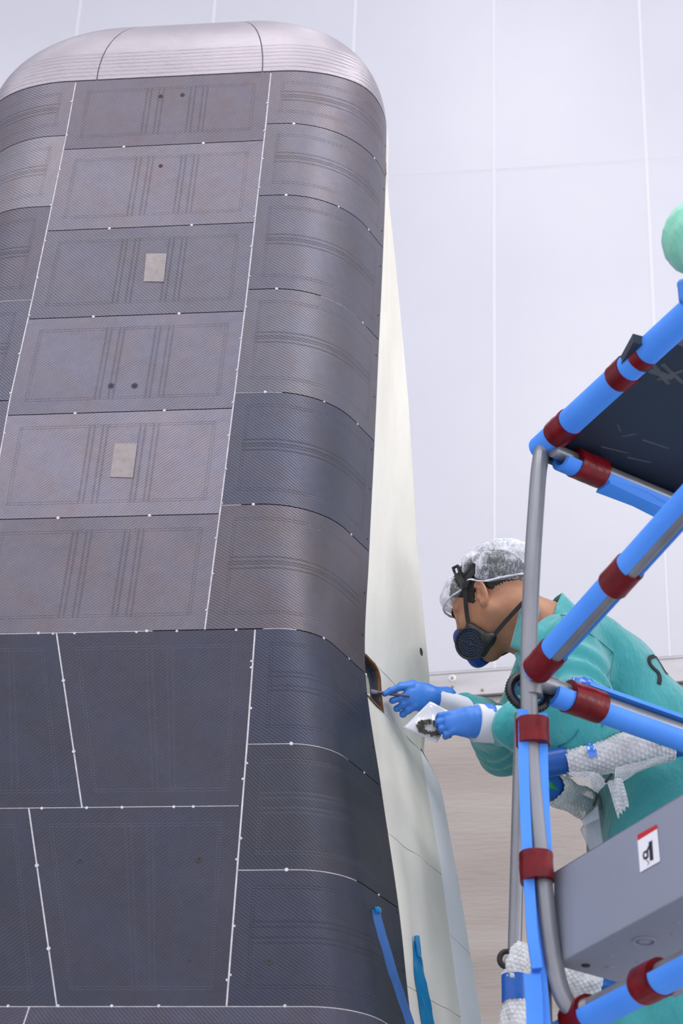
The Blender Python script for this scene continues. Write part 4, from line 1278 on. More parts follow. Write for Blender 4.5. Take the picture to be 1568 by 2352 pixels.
# gown: torso, skirt and both sleeves
SN = atY(1300, 1500, YB - .205); EN_ = atY(1332, 1662, YB - .30); WN_ = atY(1140, 1664, YB - .235)
SF = atY(1275, 1500, YB + .20); EF = atY(1178, 1700, YB + .24); WF = atY(1062, 1625, YB - .02)
def fold(p, a, b, amp, wl, seed=0.0):
    """wrinkles running across the limb a-b"""
    ab = unit(np.asarray(b) - np.asarray(a)); t = (p - np.asarray(a)) @ ab
    s = p[..., 0] * 3.1 + p[..., 2] * 4.7 + p[..., 1] * 7.0 + seed
    return amp * np.sin(t * 2 * np.pi / wl + 2.2 * np.sin(s * 3.0))
def gown_sdf(p):
    hipn = HP + np.array([0, 0, 0.02])
    d = None
    for s in (-1, 1):
        o = np.array([0, .100 * s, .050 * s])
        sh = NB0 + np.array([.075, .140 * s, .060 * s - .035])
        w = smin(cap(p, sh, CH + o * .9, .082, .108), cap(p, CH + o * .9, WA_ + o * .55, .108, .122), .05)
        w = smin(w, cap(p, WA_ + o * .6, hipn + o * .7, .128, .150), .06)
        w = smin(w, cap(p, hipn + o * .7, atY(1520, 2100, YB) + o * 1.0, .150, .155), .06)
        w = smin(w, cap(p, atY(1520, 2100, YB) + o, atY(1522, 2420, YB) + o * 1.1, .155, .165), .06)
        d = w if d is None else smin(d, w, .06)
    d = smin(d, cap(p, NB0 + np.array([.045, 0, -.03]), CH, .080, .11), .06)
    # yoke at the back of the neck
    d = d + 0.0035 * np.sin(p[..., 0] * 38 + p[..., 2] * 30 + np.sin(p[..., 2] * 17) * 2)
    an = np.arctan2(p[..., 1] - YB, p[..., 0] - HP[0])
    d = d + np.clip((2.85 - p[..., 2]) / .3, 0, 1) * 0.009 * np.sin(an * 9 + p[..., 2] * 3)
    # near sleeve
    ns = smin(cap(p, SN, EN_ + np.array([-.01, 0, .0]), .088, .082), cap(p, EN_, WN_, .078, .046), .035)
    bag_ = cap(p, EN_ + np.array([-.02, 0, -.012]), WN_ + np.array([.09, 0, -.012]), .070, .050)
    ns = smin(ns, bag_, .03)
    ns = ns + fold(p, SN, EN_, .0065, .085) * np.clip((EN_[0] + .05 - p[..., 0]) * 0 + 1, 0, 1) + fold(p, EN_, WN_, .0070, .060, 2.0) * np.clip((EN_[0] - p[..., 0]) / .08, 0, 1)
    d = smin(d, ns, .030)
    fs = smin(cap(p, SF, EF, .085, .068), cap(p, EF, WF, .064, .040), .03)
    fs = smin(fs, cap(p, EF + np.array([-.03, 0, -.03]), WF + np.array([.05, 0, -.03]), .055, .03), .03)
    d = smin(d, fs + fold(p, EF, WF, .004, .08, 1.0), .03)
    # opening round the neck
    nk = hw(-.026, 0, -.03); ax = unit(nk - NB0)
    tt = (p - NB0) @ ax
    hole = cap(p, NB0 - ax * .02, nk + ax * .1, .074, .085)
    d = smax(d, -hole, .01)
    # end cleanly at both wrists
    an_ = unit(WN_ - EN_); d = np.where(np.linalg.norm(p - WN_, axis=-1) < .12, smax(d, (p - WN_) @ an_ - 0.004, .008), d)
    af = unit(WF - EF); d = np.where(np.linalg.norm(p - WF, axis=-1) < .09, smax(d, (p - WF) @ af - 0.004, .008), d)
    return d
glo = np.array([WF[0] - .06, YB - .44, 2.28]); ghi = np.array([HP[0] + .32, YB + .42, NB0[2] + .22])
gown = sdf_mesh('gown', gown_sdf, glo, ghi, .0072, M['teal'], person)
# stand-up collar with an open notch
nk = hw(-.026, 0, -.03); ax = unit(nk - NB0)
cu = unit(np.cross(ax, (0, 1, 0))); cv = np.cross(ax, cu)
cu = cu if cu[0] > 0 else -cu                 # towards the back
V = []; F = []; nC = 40; rowsC = 7
for j in range(rowsC):
    t = j / (rowsC - 1)
    for i in range(nC + 1):
        a_ = math.radians(-168 + 336 * i / nC)
        flare = 0.086 + 0.010 * t - 0.02 * abs(math.sin(a_)) * .3
        front = abs(i / nC - .5) * 2
        h = -0.028 + (0.066 - 0.050 * front ** 3) * t
        V.append(NB0 + ax * h + (cu * math.cos(a_) + cv * math.sin(a_)) * (flare + .004 * math.sin(i * 1.1)))
F = [(j * (nC + 1) + i, j * (nC + 1) + i + 1, (j + 1) * (nC + 1) + i + 1, (j + 1) * (nC + 1) + i) for j in range(rowsC - 1) for i in range(nC)]
col_o = mesh_obj('collar', V, F, M['teal'], person)
sm = col_o.modifiers.new('s', 'SOLIDIFY'); sm.thickness = .004
# collar point in front of the throat
def sheet(name, pts, mat, parent, thick=.003, nrm=None):
    q = [np.asarray(p) for p in pts]; n = len(q)
    o = mesh_obj(name, q, [tuple(range(n))], mat, parent, smooth=False)
    s_ = o.modifiers.new('s', 'SOLIDIFY'); s_.thickness = thick; s_.offset = 0
    return o
def patchgrid(name, corners, mat, parent, n=10, bulge=.0, nrm=(0, -1, 0), thick=.003, wav=0.0, seed=0):
    A, B_, C_, D_ = [np.asarray(c, float) for c in corners]
    V = []
    for j in range(n + 1):
        for i in range(n + 1):
            u, v = i / n, j / n
            p = A * (1 - u) * (1 - v) + B_ * u * (1 - v) + C_ * u * v + D_ * (1 - u) * v
            p = p + np.asarray(nrm) * (bulge * math.sin(math.pi * u) * math.sin(math.pi * v) + wav * math.sin(u * 9 + seed) * math.sin(v * 7 + seed * 2))
            V.append(p)
    F = [(j * (n + 1) + i, j * (n + 1) + i + 1, (j + 1) * (n + 1) + i + 1, (j + 1) * (n + 1) + i) for j in range(n) for i in range(n)]
    o = mesh_obj(name, V, F, mat, parent)
    s_ = o.modifiers.new('s', 'SOLIDIFY'); s_.thickness = thick; s_.offset = 0
    return o
yc = YB - .105
patchgrid('collar', [atY(1200, 1378, yc), atY(1172, 1487, yc + .03), atY(1206, 1500, yc - .02), atY(1240, 1400, yc - .03)], M['teal'], person, bulge=.010)
patchgrid('lapel', [atY(1205, 1488, yc), atY(1181, 1502, yc + .03), atY(1200, 1545, yc), atY(1245, 1560, yc - .03)], M['teal'], person, bulge=.008)

# seams of the gown: thin piping lying on the cloth near the camera side
# black lettering strips on the back
def march(x, y, fn=gown_sdf, d0=3.6, d1=5.8):
    r = ray(x, y); t = d0
    for _ in range(160):
        p = CP + r * t
        d = float(fn(p[None, :])[0])
        if d < .0006: break
        t += max(d * .6, .0008)
        if t > d1: return None
    return CP + r * t
def nrm_at(fn, p, e=.004):
    g = np.array([float(fn((p + np.eye(3)[i] * e)[None, :])[0]) - float(fn((p - np.eye(3)[i] * e)[None, :])[0]) for i in range(3)])
    return unit(g)
def on_cloth(pix, width, mat, parent, name, lift=.0012, fn=gown_sdf, thick=.0012):
    pts, nn = [], []
    for x, y in pix:
        p = march(x, y, fn)
        if p is None: continue
        n_ = nrm_at(fn, p); pts.append(p + n_ * lift); nn.append(n_)
    if len(pts) < 3: return None
    return ribbon(name, pts, nn, [width] * len(pts), mat, parent, thick=thick, sub=4)
M['seam'] = new_mat('seam_thread', srgb(36, 118, 124), 0.8)[0]
on_cloth([(1502, 1508), (1491, 1512), (1491, 1524), (1500, 1536), (1511, 1546), (1514, 1560), (1512, 1572)], .0095, M['strap'], person, 'letter')
on_cloth([(1504, 1508), (1512, 1520), (1520, 1533), (1527, 1545), (1532, 1549), (1534, 1541), (1527, 1528)], .005, M['strap'], person, 'letter')
for pix in ([(1240, 1425), (1262, 1409), (1290, 1413), (1320, 1428), (1352, 1455), (1382, 1478), (1408, 1500)],
            [(1270, 1367), (1271, 1385), (1273, 1408)],
            [(1408, 1500), (1402, 1540), (1399, 1580), (1392, 1630), (1382, 1670)],
            [(1328, 1676), (1318, 1692), (1300, 1706), (1280, 1714)]):
    on_cloth(pix, .0022, M['seam'], person, 'seam', lift=.0004)

# white inner cuffs
cn0 = WN_; cn1 = atY(1092, 1660, YB - .25)
def sleeve_tube(name, p0, p1, r0, r1, mat, seed, amp=.0012, ell_=1.0):
    path = np.array([p0 + (p1 - p0) * t for t in np.linspace(0, 1, 10)])
    return sweep(name, path, circ(1.0, 28, 1, ell_), mat, person, ref=(0, 0, 1), scale=[r0 + (r1 - r0) * t for t in np.linspace(0, 1, 10)], wob=.008, seed=seed, sharp=80)
adn = unit(cn1 - WN_)
sleeve_tube('inner_cuff', WN_ - adn * .03, cn1, .040, .041, M['cuff'], 3)
CF0 = WF; CF1 = atY(1000, 1602, YB - .05)
adf = unit(CF1 - WF)
sleeve_tube('inner_cuff', WF - adf * .03, CF1, .026, .024, M['cuff'], 4)

# gloved hands
def hand_sdf(p, W, ax_, up_, nr_, fingers, thumb, sc=1.0, wr=.030):
    """W wrist, ax_ towards the fingers, up_ across the palm (thumb side), nr_ out of the back of the hand"""
    def L(x, y, z): return W + (ax_ * x + up_ * y + nr_ * z) * sc
    d = cap(p, L(-.035, 0, 0), L(.012, 0, 0), wr * 1.0, wr * .88)
    B_ = np.stack([ax_, up_, nr_], 1)
    d = smin(d, ell(p, L(.052, 0, .0), np.array([.050, .040, .019]) * sc, B_), .02)
    d = smin(d, ell(p, L(.030, .022, -.010), np.array([.032, .018, .016]) * sc, B_), .012)
    for (y0, segs) in fingers:
        pts = [L(.078, y0, .002)] + [L(*s) for s in segs]
        f = None
        for i in range(len(pts) - 1):
            w = cap(p, pts[i], pts[i + 1], (.0098 - .0008 * i) * sc, (.0092 - .0009 * i) * sc)
            f = w if f is None else smin(f, w, .003)
        d = smin(d, f, .0045)
    pts = [L(*s) for s in thumb]; f = None
    for i in range(len(pts) - 1):
        w = cap(p, pts[i], pts[i + 1], (.0125 - .0012 * i) * sc, (.0115 - .0014 * i) * sc)
        f = w if f is None else smin(f, w, .004)
    return smin(d, f, .006)
# near hand: fist closed on the bag's corner, back of the hand to the camera and up
Wn = atY(1094, 1658, YB - .25)
axn = unit(atY(1020, 1662, YB - .27) - Wn); upn = np.array([0, 0, 1.0]); upn = unit(upn - axn * (upn @ axn)); nrn = np.cross(axn, upn)
if nrn[1] > 0: nrn = -nrn
nf = [(.028, [(.105, .030, -.012), (.100, .034, -.034), (.082, .034, -.040)]),
      (.010, [(.112, .011, -.014), (.104, .014, -.040), (.084, .014, -.044)]),
      (-.009, [(.108, -.010, -.014), (.100, -.008, -.038), (.080, -.006, -.042)]),
      (-.027, [(.098, -.030, -.012), (.092, -.028, -.032), (.076, -.024, -.036)])]
nt_ = [(.020, .024, -.012), (.052, .040, -.026), (.080, .040, -.036), (.098, .030, -.042)]
def nh(p): return hand_sdf(p, Wn, axn, upn, nrn, nf, nt_, .74, .038) + .0006 * np.sin((p - Wn) @ axn * 420) * np.clip(1 - ((p - Wn) @ axn) / .05, 0, 1)
sdf_mesh('glove', nh, Wn - .13, Wn + np.array([.06, .12, .13]), .0022, M['glove'], person)
# far hand: reaching out, fingers pinching the brush
Wf = CF1
axf = unit(atY(925, 1600, YB - .10) - Wf); upf = np.array([0, -.1, 1.0]); upf = unit(upf - axf * (upf @ axf)); nrf = np.cross(axf, upf)
if nrf[1] > 0: nrf = -nrf
# palm faces away from the camera for the right hand: thumb side up
ff = [(.028, [(.112, .026, -.006), (.134, .020, -.016), (.150, .012, -.022)]),
      (.010, [(.108, .000, -.010), (.124, -.004, -.026), (.116, .000, -.040)]),
      (-.009, [(.102, -.018, -.012), (.110, -.024, -.032), (.096, -.022, -.044)]),
      (-.027, [(.090, -.034, -.010), (.096, -.040, -.028), (.082, -.038, -.040)])]
ft = [(.018, .024, -.010), (.055, .040, -.020), (.088, .036, -.026), (.116, .022, -.026)]
def fh(p): return hand_sdf(p, Wf, axf, upf, nrf, ff, ft, .86, .026)
sdf_mesh('glove', fh, Wf - np.array([.17, .1, .11]), Wf + np.array([.06, .12, .11]), .0022, M['glove'], person)

# hair, hair net, mask
def hair_sdf(p):
    q = loc(p)
    d = ell(q, (-.010, 0, .047), (.1035, .0815, .0905))
    x, y, z = q[..., 0], q[..., 1], q[..., 2]
    hairline = np.maximum(np.where(x > .02, (.012 - z) + (x - .02) * 1.15, (-.010 - z) - np.clip(-x - .03, 0, .05) * .75), x * .6 - z * .35 - .040)
    side_b = smax(smax(np.abs(x - .026) - .013, z - .03, .004), -.026 - z, .004)
    cut = np.minimum(hairline, side_b)
    earh = ell(q, (-.004, 0, .0), (.024, .2, .028))
    d = smax(smax(d, cut, .006), -earh, .004)
    return (d + .0012 * np.sin(x * 900 + z * 300) + .0008 * np.sin(z * 700)) * HS
sdf_mesh('hair', hair_sdf, HO - .17, HO + .19, .0032, M['hair'], person)
for s in (-1, 1):
    sweep('eyebrow', catmull([hw(.0965, .014 * s, .038), hw(.0935, .030 * s, .044), hw(.081, .048 * s, .041)], 5), circ(.0042, 8, 1, .6), M['hair'], person, wob=.15, seed=2)

def netmat():
    mt, nt, bs = new_mat('hair_net', srgb(225, 228, 236), 0.7, 0, 0.2)
    tc = nt.nodes.new('ShaderNodeTexCoord')
    vo = nt.nodes.new('ShaderNodeTexVoronoi'); vo.feature = 'DISTANCE_TO_EDGE'; vo.inputs['Scale'].default_value = 125
    dn = noise(nt, 30, 3, .6, vec=tc.outputs['Object'])
    mx = nt.nodes.new('ShaderNodeMix'); mx.data_type = 'VECTOR'; mx.inputs[0].default_value = .035
    nt.links.new(tc.outputs['Object'], mx.inputs[4]); nt.links.new(dn.outputs['Color'], mx.inputs[5])
    nt.links.new(mx.outputs[1], vo.inputs['Vector'])
    n1 = noise(nt, 24, 4, .6, vec=tc.outputs['Object'])
    fib = noise(nt, 130, 4, .7, vec=tc.outputs['Object'], stretch=(1, .5, .4))
    lw = nt.nodes.new('ShaderNodeLayerWeight'); lw.inputs[0].default_value = .35
    a = X(nt, vo.outputs['Distance']).lt(.05) * .26 + (X(nt, n1.outputs[0]) - .42) * 1.0 + (X(nt, fib.outputs[0]) - .45) * 1.7 + X(nt, lw.outputs['Facing']) * .75 - .06
    a = a.max(.10).min(.97)
    nt.links.new(a.v, bs.inputs['Alpha'])
    bump(nt, bs, n1.outputs[0], .006, .8)
    return mt
M['net'] = netmat()
buckle_pt = hpx(1064, 1345, .083)
g1 = [hpx(1066, 1352, .088), hpx(1048, 1318, .070), hpx(1046, 1300, .050), hw(.085, 0, .118)]
g2 = [hpx(1066, 1350, .088), hpx(1090, 1312, .072), hpx(1120, 1283, .040), hw(.0, .01, .150)]
g3 = [hw(.0, -.0, .150), hw(.01, -.05, .135), hw(.03, -.085, .06)]
def net_sdf(p):
    q = loc(p)
    x, y, z = q[..., 0], q[..., 1], q[..., 2]
    d = ell(q, (-.024, 0, .055), (.126, .096, .092))
    d = smin(d, ell(q, (-.070, 0, .050), (.062, .076, .058)), .03)
    d = smin(d, ell(q, (.070, 0, .068), (.040, .072, .045)), .02)
    d = d * HS + .0016 * np.sin(x * 160 + 3 * np.sin(z * 70)) + .0012 * np.sin(y * 190 + z * 120)
    for g in (g1, g2, g3):
        for i in range(len(g) - 1): d = smax(d, -(cap(p, g[i], g[i + 1], .016)), .012)
    line = np.where(x > .0, .034 + (x) * .30, .030 + x * .38)
    pinch = line - z
    ear_gap = ell(q, (.000, 0, .010), (.032, .3, .036))
    d = smax(d, pinch * HS, .012)
    d = smax(d, -ear_gap, .010)
    return d
net = sdf_mesh('hair_net', lambda p: net_sdf(p), HO - .2, HO + .22, .0036, M['net'], person)
# gathered elastic edge
el = []
for x, y, z in [(.112, .0, .066), (.100, .045, .064), (.062, .078, .053), (.030, .088, .044), (.0, .090, .050), (-.03, .088, .020), (-.07, .074, .004), (-.112, .035, -.006), (-.122, 0, -.008)]:
    el.append(hw(x, y, z))
elm = [hw(x, -y, z) for x, y, z in [(-.112, .035, -.006), (-.07, .074, .004), (-.03, .088, .020), (0, .09, .05), (.030, .088, .044), (.062, .078, .053), (.1, .045, .064)]]
sweep('elastic_edge', catmull(el + elm, 6, closed=True), circ(.0022, 8), M['cuff'], person, closed_path=True, caps=False, wob=.25, seed=6)

# half mask with two filters
mask = None
def mask_sdf(p):
    q = loc(p)
    d = ell(q, (.088, 0, -.052), (.044, .052, .049))
    d = smin(d, ell(q, (.113, 0, -.018), (.024, .025, .036)), .012)
    d = smin(d, cap(q, (.104, 0, -.065), (.110, 0, -.080), .024, .022), .012)
    d = smax(d, -(head_sdf(q) - .0015), .003)
    d = smax(d, .050 - q[..., 0] + (q[..., 2] + .05) * 0.3, .004)
    return d * HS
mask = sdf_mesh('half_mask', mask_sdf, hw(.09, 0, -.05) - .12, hw(.09, 0, -.05) + .12, .003, M['maskblue'], person)
def filt(c, nrm, upv, r=.043):
    nrm = unit(nrm); u_ = unit(np.cross(upv, nrm)); v_ = np.cross(nrm, u_)
    base = sweep('filter', [c - nrm * .026, c - nrm * .018, c - nrm * .001, c + nrm * .002], circ(1.0, 40), M['black'], person, ref=upv, scale=[r * .72, r * .98, r, r * .985])
    disc_obj('filter_disc', c + nrm * .0022, nrm, r * .90, .0006, M['filterblue'], base, n=40)
    for rr in (.96, .80, .64, .48, .32, .14):
        ring = [c + nrm * .0038 + (u_ * math.cos(q) + v_ * math.sin(q)) * r * rr for q in np.linspace(0, 2 * math.pi, 41)[:-1]]
        sweep('grille_ring', ring, circ(.0016 if rr < .9 else .003, 6), M['black'], base, ref=nrm, closed_path=True, caps=False)
    for k in range(24):
        q = 2 * math.pi * k / 24; dv = u_ * math.cos(q) + v_ * math.sin(q)
        sweep('grille_bar', [c + nrm * .0040 + dv * r * (.12 if k % 2 == 0 else .46), c + nrm * .0040 + dv * r * .95], circ(.0012, 5), M['black'], base, ref=nrm)
    return base
fc = hpx(1081, 1478, .072)
filt(fc, -CF + np.array([-.50, 0, 0]), (0, 0, 1), .037)
fc2 = hpx(1150, 1492, -.062)
filt(fc2, unit((.45, .55, -.65)), (0, 0, 1), .037)
sdf_mesh('valve', lambda p: cap(p, hpx(1096, 1508, -.005), hpx(1120, 1511, -.005), .010), hpx(1112, 1505, 0) - .06, hpx(1112, 1505, 0) + .06, .003, M['cuff'], mask)
# black harness arm behind the near filter
sdf_mesh('mask_yoke', lambda p: smin(smin(cap(p, hpx(1080, 1442, .062), hpx(1122, 1470, .066), .013, .014), cap(p, hpx(1122, 1470, .066), hpx(1108, 1500, .052), .014, .010), .008), cap(p, hpx(1122, 1465, .067), hpx(1130, 1462, .070), .010), .008),
         hpx(1105, 1470, .06) - .09, hpx(1105, 1470, .06) + .09, .003, M['black'], mask)
def strap(pts, w=.010, th=.0016, nrm=(0, -1, 0)):
    return ribbon('strap', pts, [np.asarray(nrm, float)] * len(pts), [w] * len(pts), M['strap'], person, thick=th, sub=6)
strap([hpx(1080, 1445, .070), hpx(1074, 1425, .072), hpx(1070, 1395, .078), hpx(1068, 1365, .084), hpx(1066, 1348, .087)], .010)
strap([hpx(1127, 1468, .074), hpx(1150, 1440, .072), hpx(1175, 1412, .070), hpx(1203, 1382, .066), hpx(1222, 1362, .056)], .010)
def strap3(pts, nr_, w): return ribbon('strap', pts, nr_, [w] * len(pts), M['strap'], person, thick=.0022, sub=6)
strap3([g1[0], hpx(1057, 1332, .084), hpx(1048, 1314, .078), hpx(1044, 1303, .070)], [(0, -1, 0.2), (0, -1, .3), (-.1, -.9, .3), (-.2, -.8, .4)], .015)
strap3([g2[0], hpx(1078, 1325, .086), hpx(1098, 1303, .070), hpx(1122, 1282, .050), hw(-.005, .0, .150)], [(0, -1, .2), (0, -1, .5), (.1, -.8, .8), (.1, -.5, 1), (.1, 0, 1)], .013)
strap3([hw(-.005, .0, .150), hw(.0, -.05, .135), hw(.01, -.085, .08)], [(0, 0, 1), (0, .6, .8), (0, 1, 0)], .013)
bk = hpx(1050, 1312, .079)
box_obj('buckle', bk, unit(HF * .3 - HU), unit(np.cross(HL_, unit(HF * .3 - HU))), HL_, (.026, .012, .006), M['black'], person, bevel=.0015)
box_obj('buckle_slot', bk + HL_ * .003, unit(HF * .3 - HU), unit(np.cross(HL_, unit(HF * .3 - HU))), HL_, (.012, .005, .003), M['cuff'], person)

# brush held in the far hand
bt = Wf + (axf * .140 + upf * .014 - nrf * .024) * .86
bend_ = unit(atY(872, 1596, YB - .10) - atY(905, 1600, YB - .10))
M['handle'] = new_mat('brush_handle', srgb(86, 70, 110), .4)[0]
M['bristle'] = noisy('bristles', srgb(150, 140, 160), srgb(110, 102, 122), 300, rough=.8, stretch=(1, 6, 6))
brush = sweep('brush', [bt - bend_ * .05, bt - bend_ * .0, bt + bend_ * .022], circ(1.0, 10), M['handle'], None, scale=[.003, .0042, .0036])
tag(brush, 'small purple-handled brush held in the blue glove at the open hatch', 'brush')
sweep('bristle_tip', [bt + bend_ * .021, bt + bend_ * .030, bt + bend_ * .044], circ(1.0, 12, 1, .6), M['bristle'], brush, scale=[.0038, .0055, .0062], wob=.05)
# plastic bag held in the near hand
M['film'] = noisy('clear_film', srgb(226, 228, 234), srgb(212, 214, 222), 18, rough=.18, spec=.6, bump_d=.003, bump_scale=24)
M['film'].node_tree.nodes['Principled BSDF'].inputs['Alpha'].default_value = .78
M['moss'] = noisy('debris', srgb(92, 92, 80), srgb(58, 60, 50), 90, rough=.8)
yb = YB - .235
bc = [atY(925, 1672, yb), atY(987, 1611, yb), atY(1040, 1638, yb + .02), atY(1004, 1706, yb)]
bag = patchgrid('plastic_bag', bc, M['film'], None, n=14, bulge=.006, wav=.0016, thick=.0012)
tag(bag, 'crumpled clear plastic bag of dark flakes held by the nearer glove', 'bag')
rg = random.Random(7)
flV = []; flF = []
for k in range(260):
    q = rg.random() * 2 * math.pi; rr = .62 + .55 * rg.random()
    cx, cy = 988 + 26 * rr * math.cos(q), 1672 + 15 * rr * math.sin(q) * 1.0 + 4 * math.cos(q)
    p = atY(cx, cy, yb - .0072); a_ = rg.random() * 3.1
    d1 = np.array([math.cos(a_), 0, math.sin(a_)]) * rg.uniform(.003, .009); d2 = np.array([-math.sin(a_), 0, math.cos(a_)]) * .0014
    b_ = len(flV); flV += [p - d1, p + d2, p + d1, p - d2 + np.array([0, -.0012, 0])]; flF.append((b_, b_ + 1, b_ + 2, b_ + 3))
fl = mesh_obj('flakes', flV, flF, M['moss'], bag, smooth=False); fl['kind'] = 'stuff'
M['film'].use_backface_culling = False

# ------------------------------------------------------------------ padded guard rail with bubble wrap
def bubblemat():
    mt, nt, bs = new_mat('bubble_wrap', srgb(232, 234, 236), .22, 0, .6)
    n1 = noise(nt, 16, 5, .65); n2 = noise(nt, 60, 3, .6)
    a = (X(nt, n1.outputs[0]) - .45) * 1.1 + (X(nt, n2.outputs[0]) - .5) * .4 + .62
    nt.links.new(a.max(.35).min(.95).v, bs.inputs['Alpha'])
    bump(nt, bs, (X(nt, n1.outputs[0]) * 1.0 + X(nt, n2.outputs[0]) * .2).v, .004, .5)
    return mt
M['bubble'] = bubblemat()
M['padblue'] = noisy('blue_pad', srgb(26, 92, 178), srgb(20, 80, 162), 8, rough=.35, bump_d=.0015, bump_scale=30)
M['green'] = new_mat('green_tape', srgb(20, 140, 56), .35)[0]
def bubble_tube(name, path, r, parent, seed=0, pitch=.0105, bh=.0029, lump=.05, scale=None, nper=84):
    path = catmull(path, 40); 
    T, Nn, B_ = frames(path, (0, 0, 1))
    L = np.r_[0, np.cumsum(np.linalg.norm(np.diff(path, axis=0), axis=1))]
    n = max(12, int(L[-1] / .0019)); u = np.linspace(0, L[-1], n)
    I = lambda A: np.stack([np.interp(u, L, A[:, k]) for k in range(3)], 1)
    P, Nn, B_ = I(path), I(Nn), I(B_)
    rg_ = np.random.default_rng(seed); ph = rg_.random(6) * 6
    V = []
    th = 2 * np.pi * np.arange(nper) / nper
    for i in range(n):
        sc_ = 1.0 if scale is None else np.interp(u[i] / L[-1], np.linspace(0, 1, len(scale)), scale)
        lum = 1 + lump * (np.sin(th * 2 + u[i] * 38 + ph[0]) * .6 + np.sin(th * 5 + u[i] * 71 + ph[1]) * .4)
        rw = np.round(u[i] / (pitch * .866)); uu = u[i] - rw * pitch * .866
        arc_ = th * r; vv = arc_ - (.5 * pitch if rw % 2 else 0); vv = vv - np.round(vv / pitch) * pitch
        rr = np.hypot(uu, vv) / (pitch * .44)
        b = np.where(rr < 1, np.sqrt(np.clip(1 - rr ** 2.5, 0, 1)), 0) * bh
        rad = r * sc_ * lum + b
        V.append(P[i] + rad[:, None] * (np.cos(th)[:, None] * Nn[i] + np.sin(th)[:, None] * B_[i]))
    V = np.concatenate(V)
    F = [(i * nper + a, i * nper + (a + 1) % nper, (i + 1) * nper + (a + 1) % nper, (i + 1) * nper + a) for i in range(n - 1) for a in range(nper)]
    return mesh_obj(name, V, F, M['bubble'], parent)
def bubble_sheet(name, corners, parent, nrm=(0, -1, 0), step=.0017, pitch=.0105, bh=.0036, bulge=0.0, rag=.0):
    A, B_, C_, D_ = [np.asarray(c, float) for c in corners]
    lu = max(np.linalg.norm(B_ - A), np.linalg.norm(C_ - D_)); lv = max(np.linalg.norm(D_ - A), np.linalg.norm(C_ - B_))
    nu, nv = max(6, int(lu / step)), max(6, int(lv / step))
    U, W_ = np.meshgrid(np.linspace(0, 1, nu), np.linspace(0, 1, nv))
    uu, vv = U * lu, W_ * lv
    rw = np.round(uu / (pitch * .866)); du = uu - rw * pitch * .866; v2 = vv - np.where(rw % 2 == 1, .5 * pitch, 0); v2 = v2 - np.round(v2 / pitch) * pitch
    rr = np.hypot(du, v2) / (pitch * .44); b = np.where(rr < 1, np.sqrt(np.clip(1 - rr ** 2.5, 0, 1)), 0) * bh
    wv_ = W_ + rag * np.sin(U * 23) * W_
    P = (A * ((1 - U) * (1 - wv_))[..., None] + B_ * (U * (1 - wv_))[..., None] + C_ * (U * wv_)[..., None] + D_ * ((1 - U) * wv_)[..., None])
    P = P + np.asarray(nrm, float) * (b + bulge * np.sin(np.pi * U) + .002 * np.sin(U * 11 + W_ * 5))[..., None]
    F = [(j * nu + i, j * nu + i + 1, (j + 1) * nu + i + 1, (j + 1) * nu + i) for j in range(nv - 1) for i in range(nu - 1)]
    return mesh_obj(name, P.reshape(-1, 3), F, M['bubble'], parent)
YR = 4.12
guard = thing('guard_rail', 'padded guard rail wrapped in bubble wrap and blue film in front of the teal gown', 'railing', (0.45, YR, 0))
ra, rb = atY(1190, 1765, YR), atY(1620, 1690, YR)
tube('rail', [ra, rb], .017, M['steel'], guard, 14)
tube('blue_padding', [atY(1205, 1762, YR), atY(1300, 1746, YR)], .0285, M['padblue'], guard, 26)
tube('blue_padding', [atY(1530, 1706, YR), atY(1620, 1690, YR)], .034, M['padblue'], guard, 26)
bubble_tube('bubble_wrap', [atY(1297, 1754, YR), atY(1340, 1746, YR), atY(1420, 1731, YR), atY(1490, 1716, YR), atY(1541, 1706, YR)], .033, guard, 1, scale=[.85, 1.0, 1.05, 1.15, 1.25, 1.2, 1.05])
bubble_sheet('bubble_wrap_flap', [atY(1300, 1776, YR - .03), atY(1372, 1775, YR - .03), atY(1395, 1800, YR - .02), atY(1372, 1822, YR - .01)], guard, bulge=.006)
bubble_sheet('bubble_wrap_flap', [atY(1412, 1765, YR - .034), atY(1549, 1732, YR - .03), atY(1470, 1772, YR - .02), atY(1408, 1812, YR - .012)], guard, bulge=.004)
bubble_sheet('bubble_wrap_strip', [atY(1392, 1795, YR - .022), atY(1428, 1786, YR - .03), atY(1444, 1850, YR - .03), atY(1418, 1878, YR - .022)], guard, rag=.05)
ribbon('blue_tape_tab', [atY(1350, 1700, YR - .025), atY(1358, 1722, YR - .037), atY(1361, 1740, YR - .038)], [(0, -1, .4), (0, -1, .1), (0, -1, 0)], [.016, .018, .016], M['bwrapblue'], guard, ripple=.0008)
ribbon('green_tape_tab', [atY(1509, 1684, YR - .037), atY(1514, 1698, YR - .041), atY(1519, 1712, YR - .043)], [(0, -1, .5), (0, -1, .2), (0, -1, 0)], [.009, .009, .009], M['green'], guard)
tube('cable_tie', catmull([atY(1404, 1778, YR - .03), atY(1396, 1790, YR - .035), atY(1390, 1796, YR - .036)], 4), .003, M['blackrub'], guard, 8)
tube('cable_tie', catmull([atY(1372, 1824, YR + .02), atY(1369, 1836, YR + .02), atY(1362, 1850, YR + .02)], 4), .0028, M['blackrub'], guard, 8)
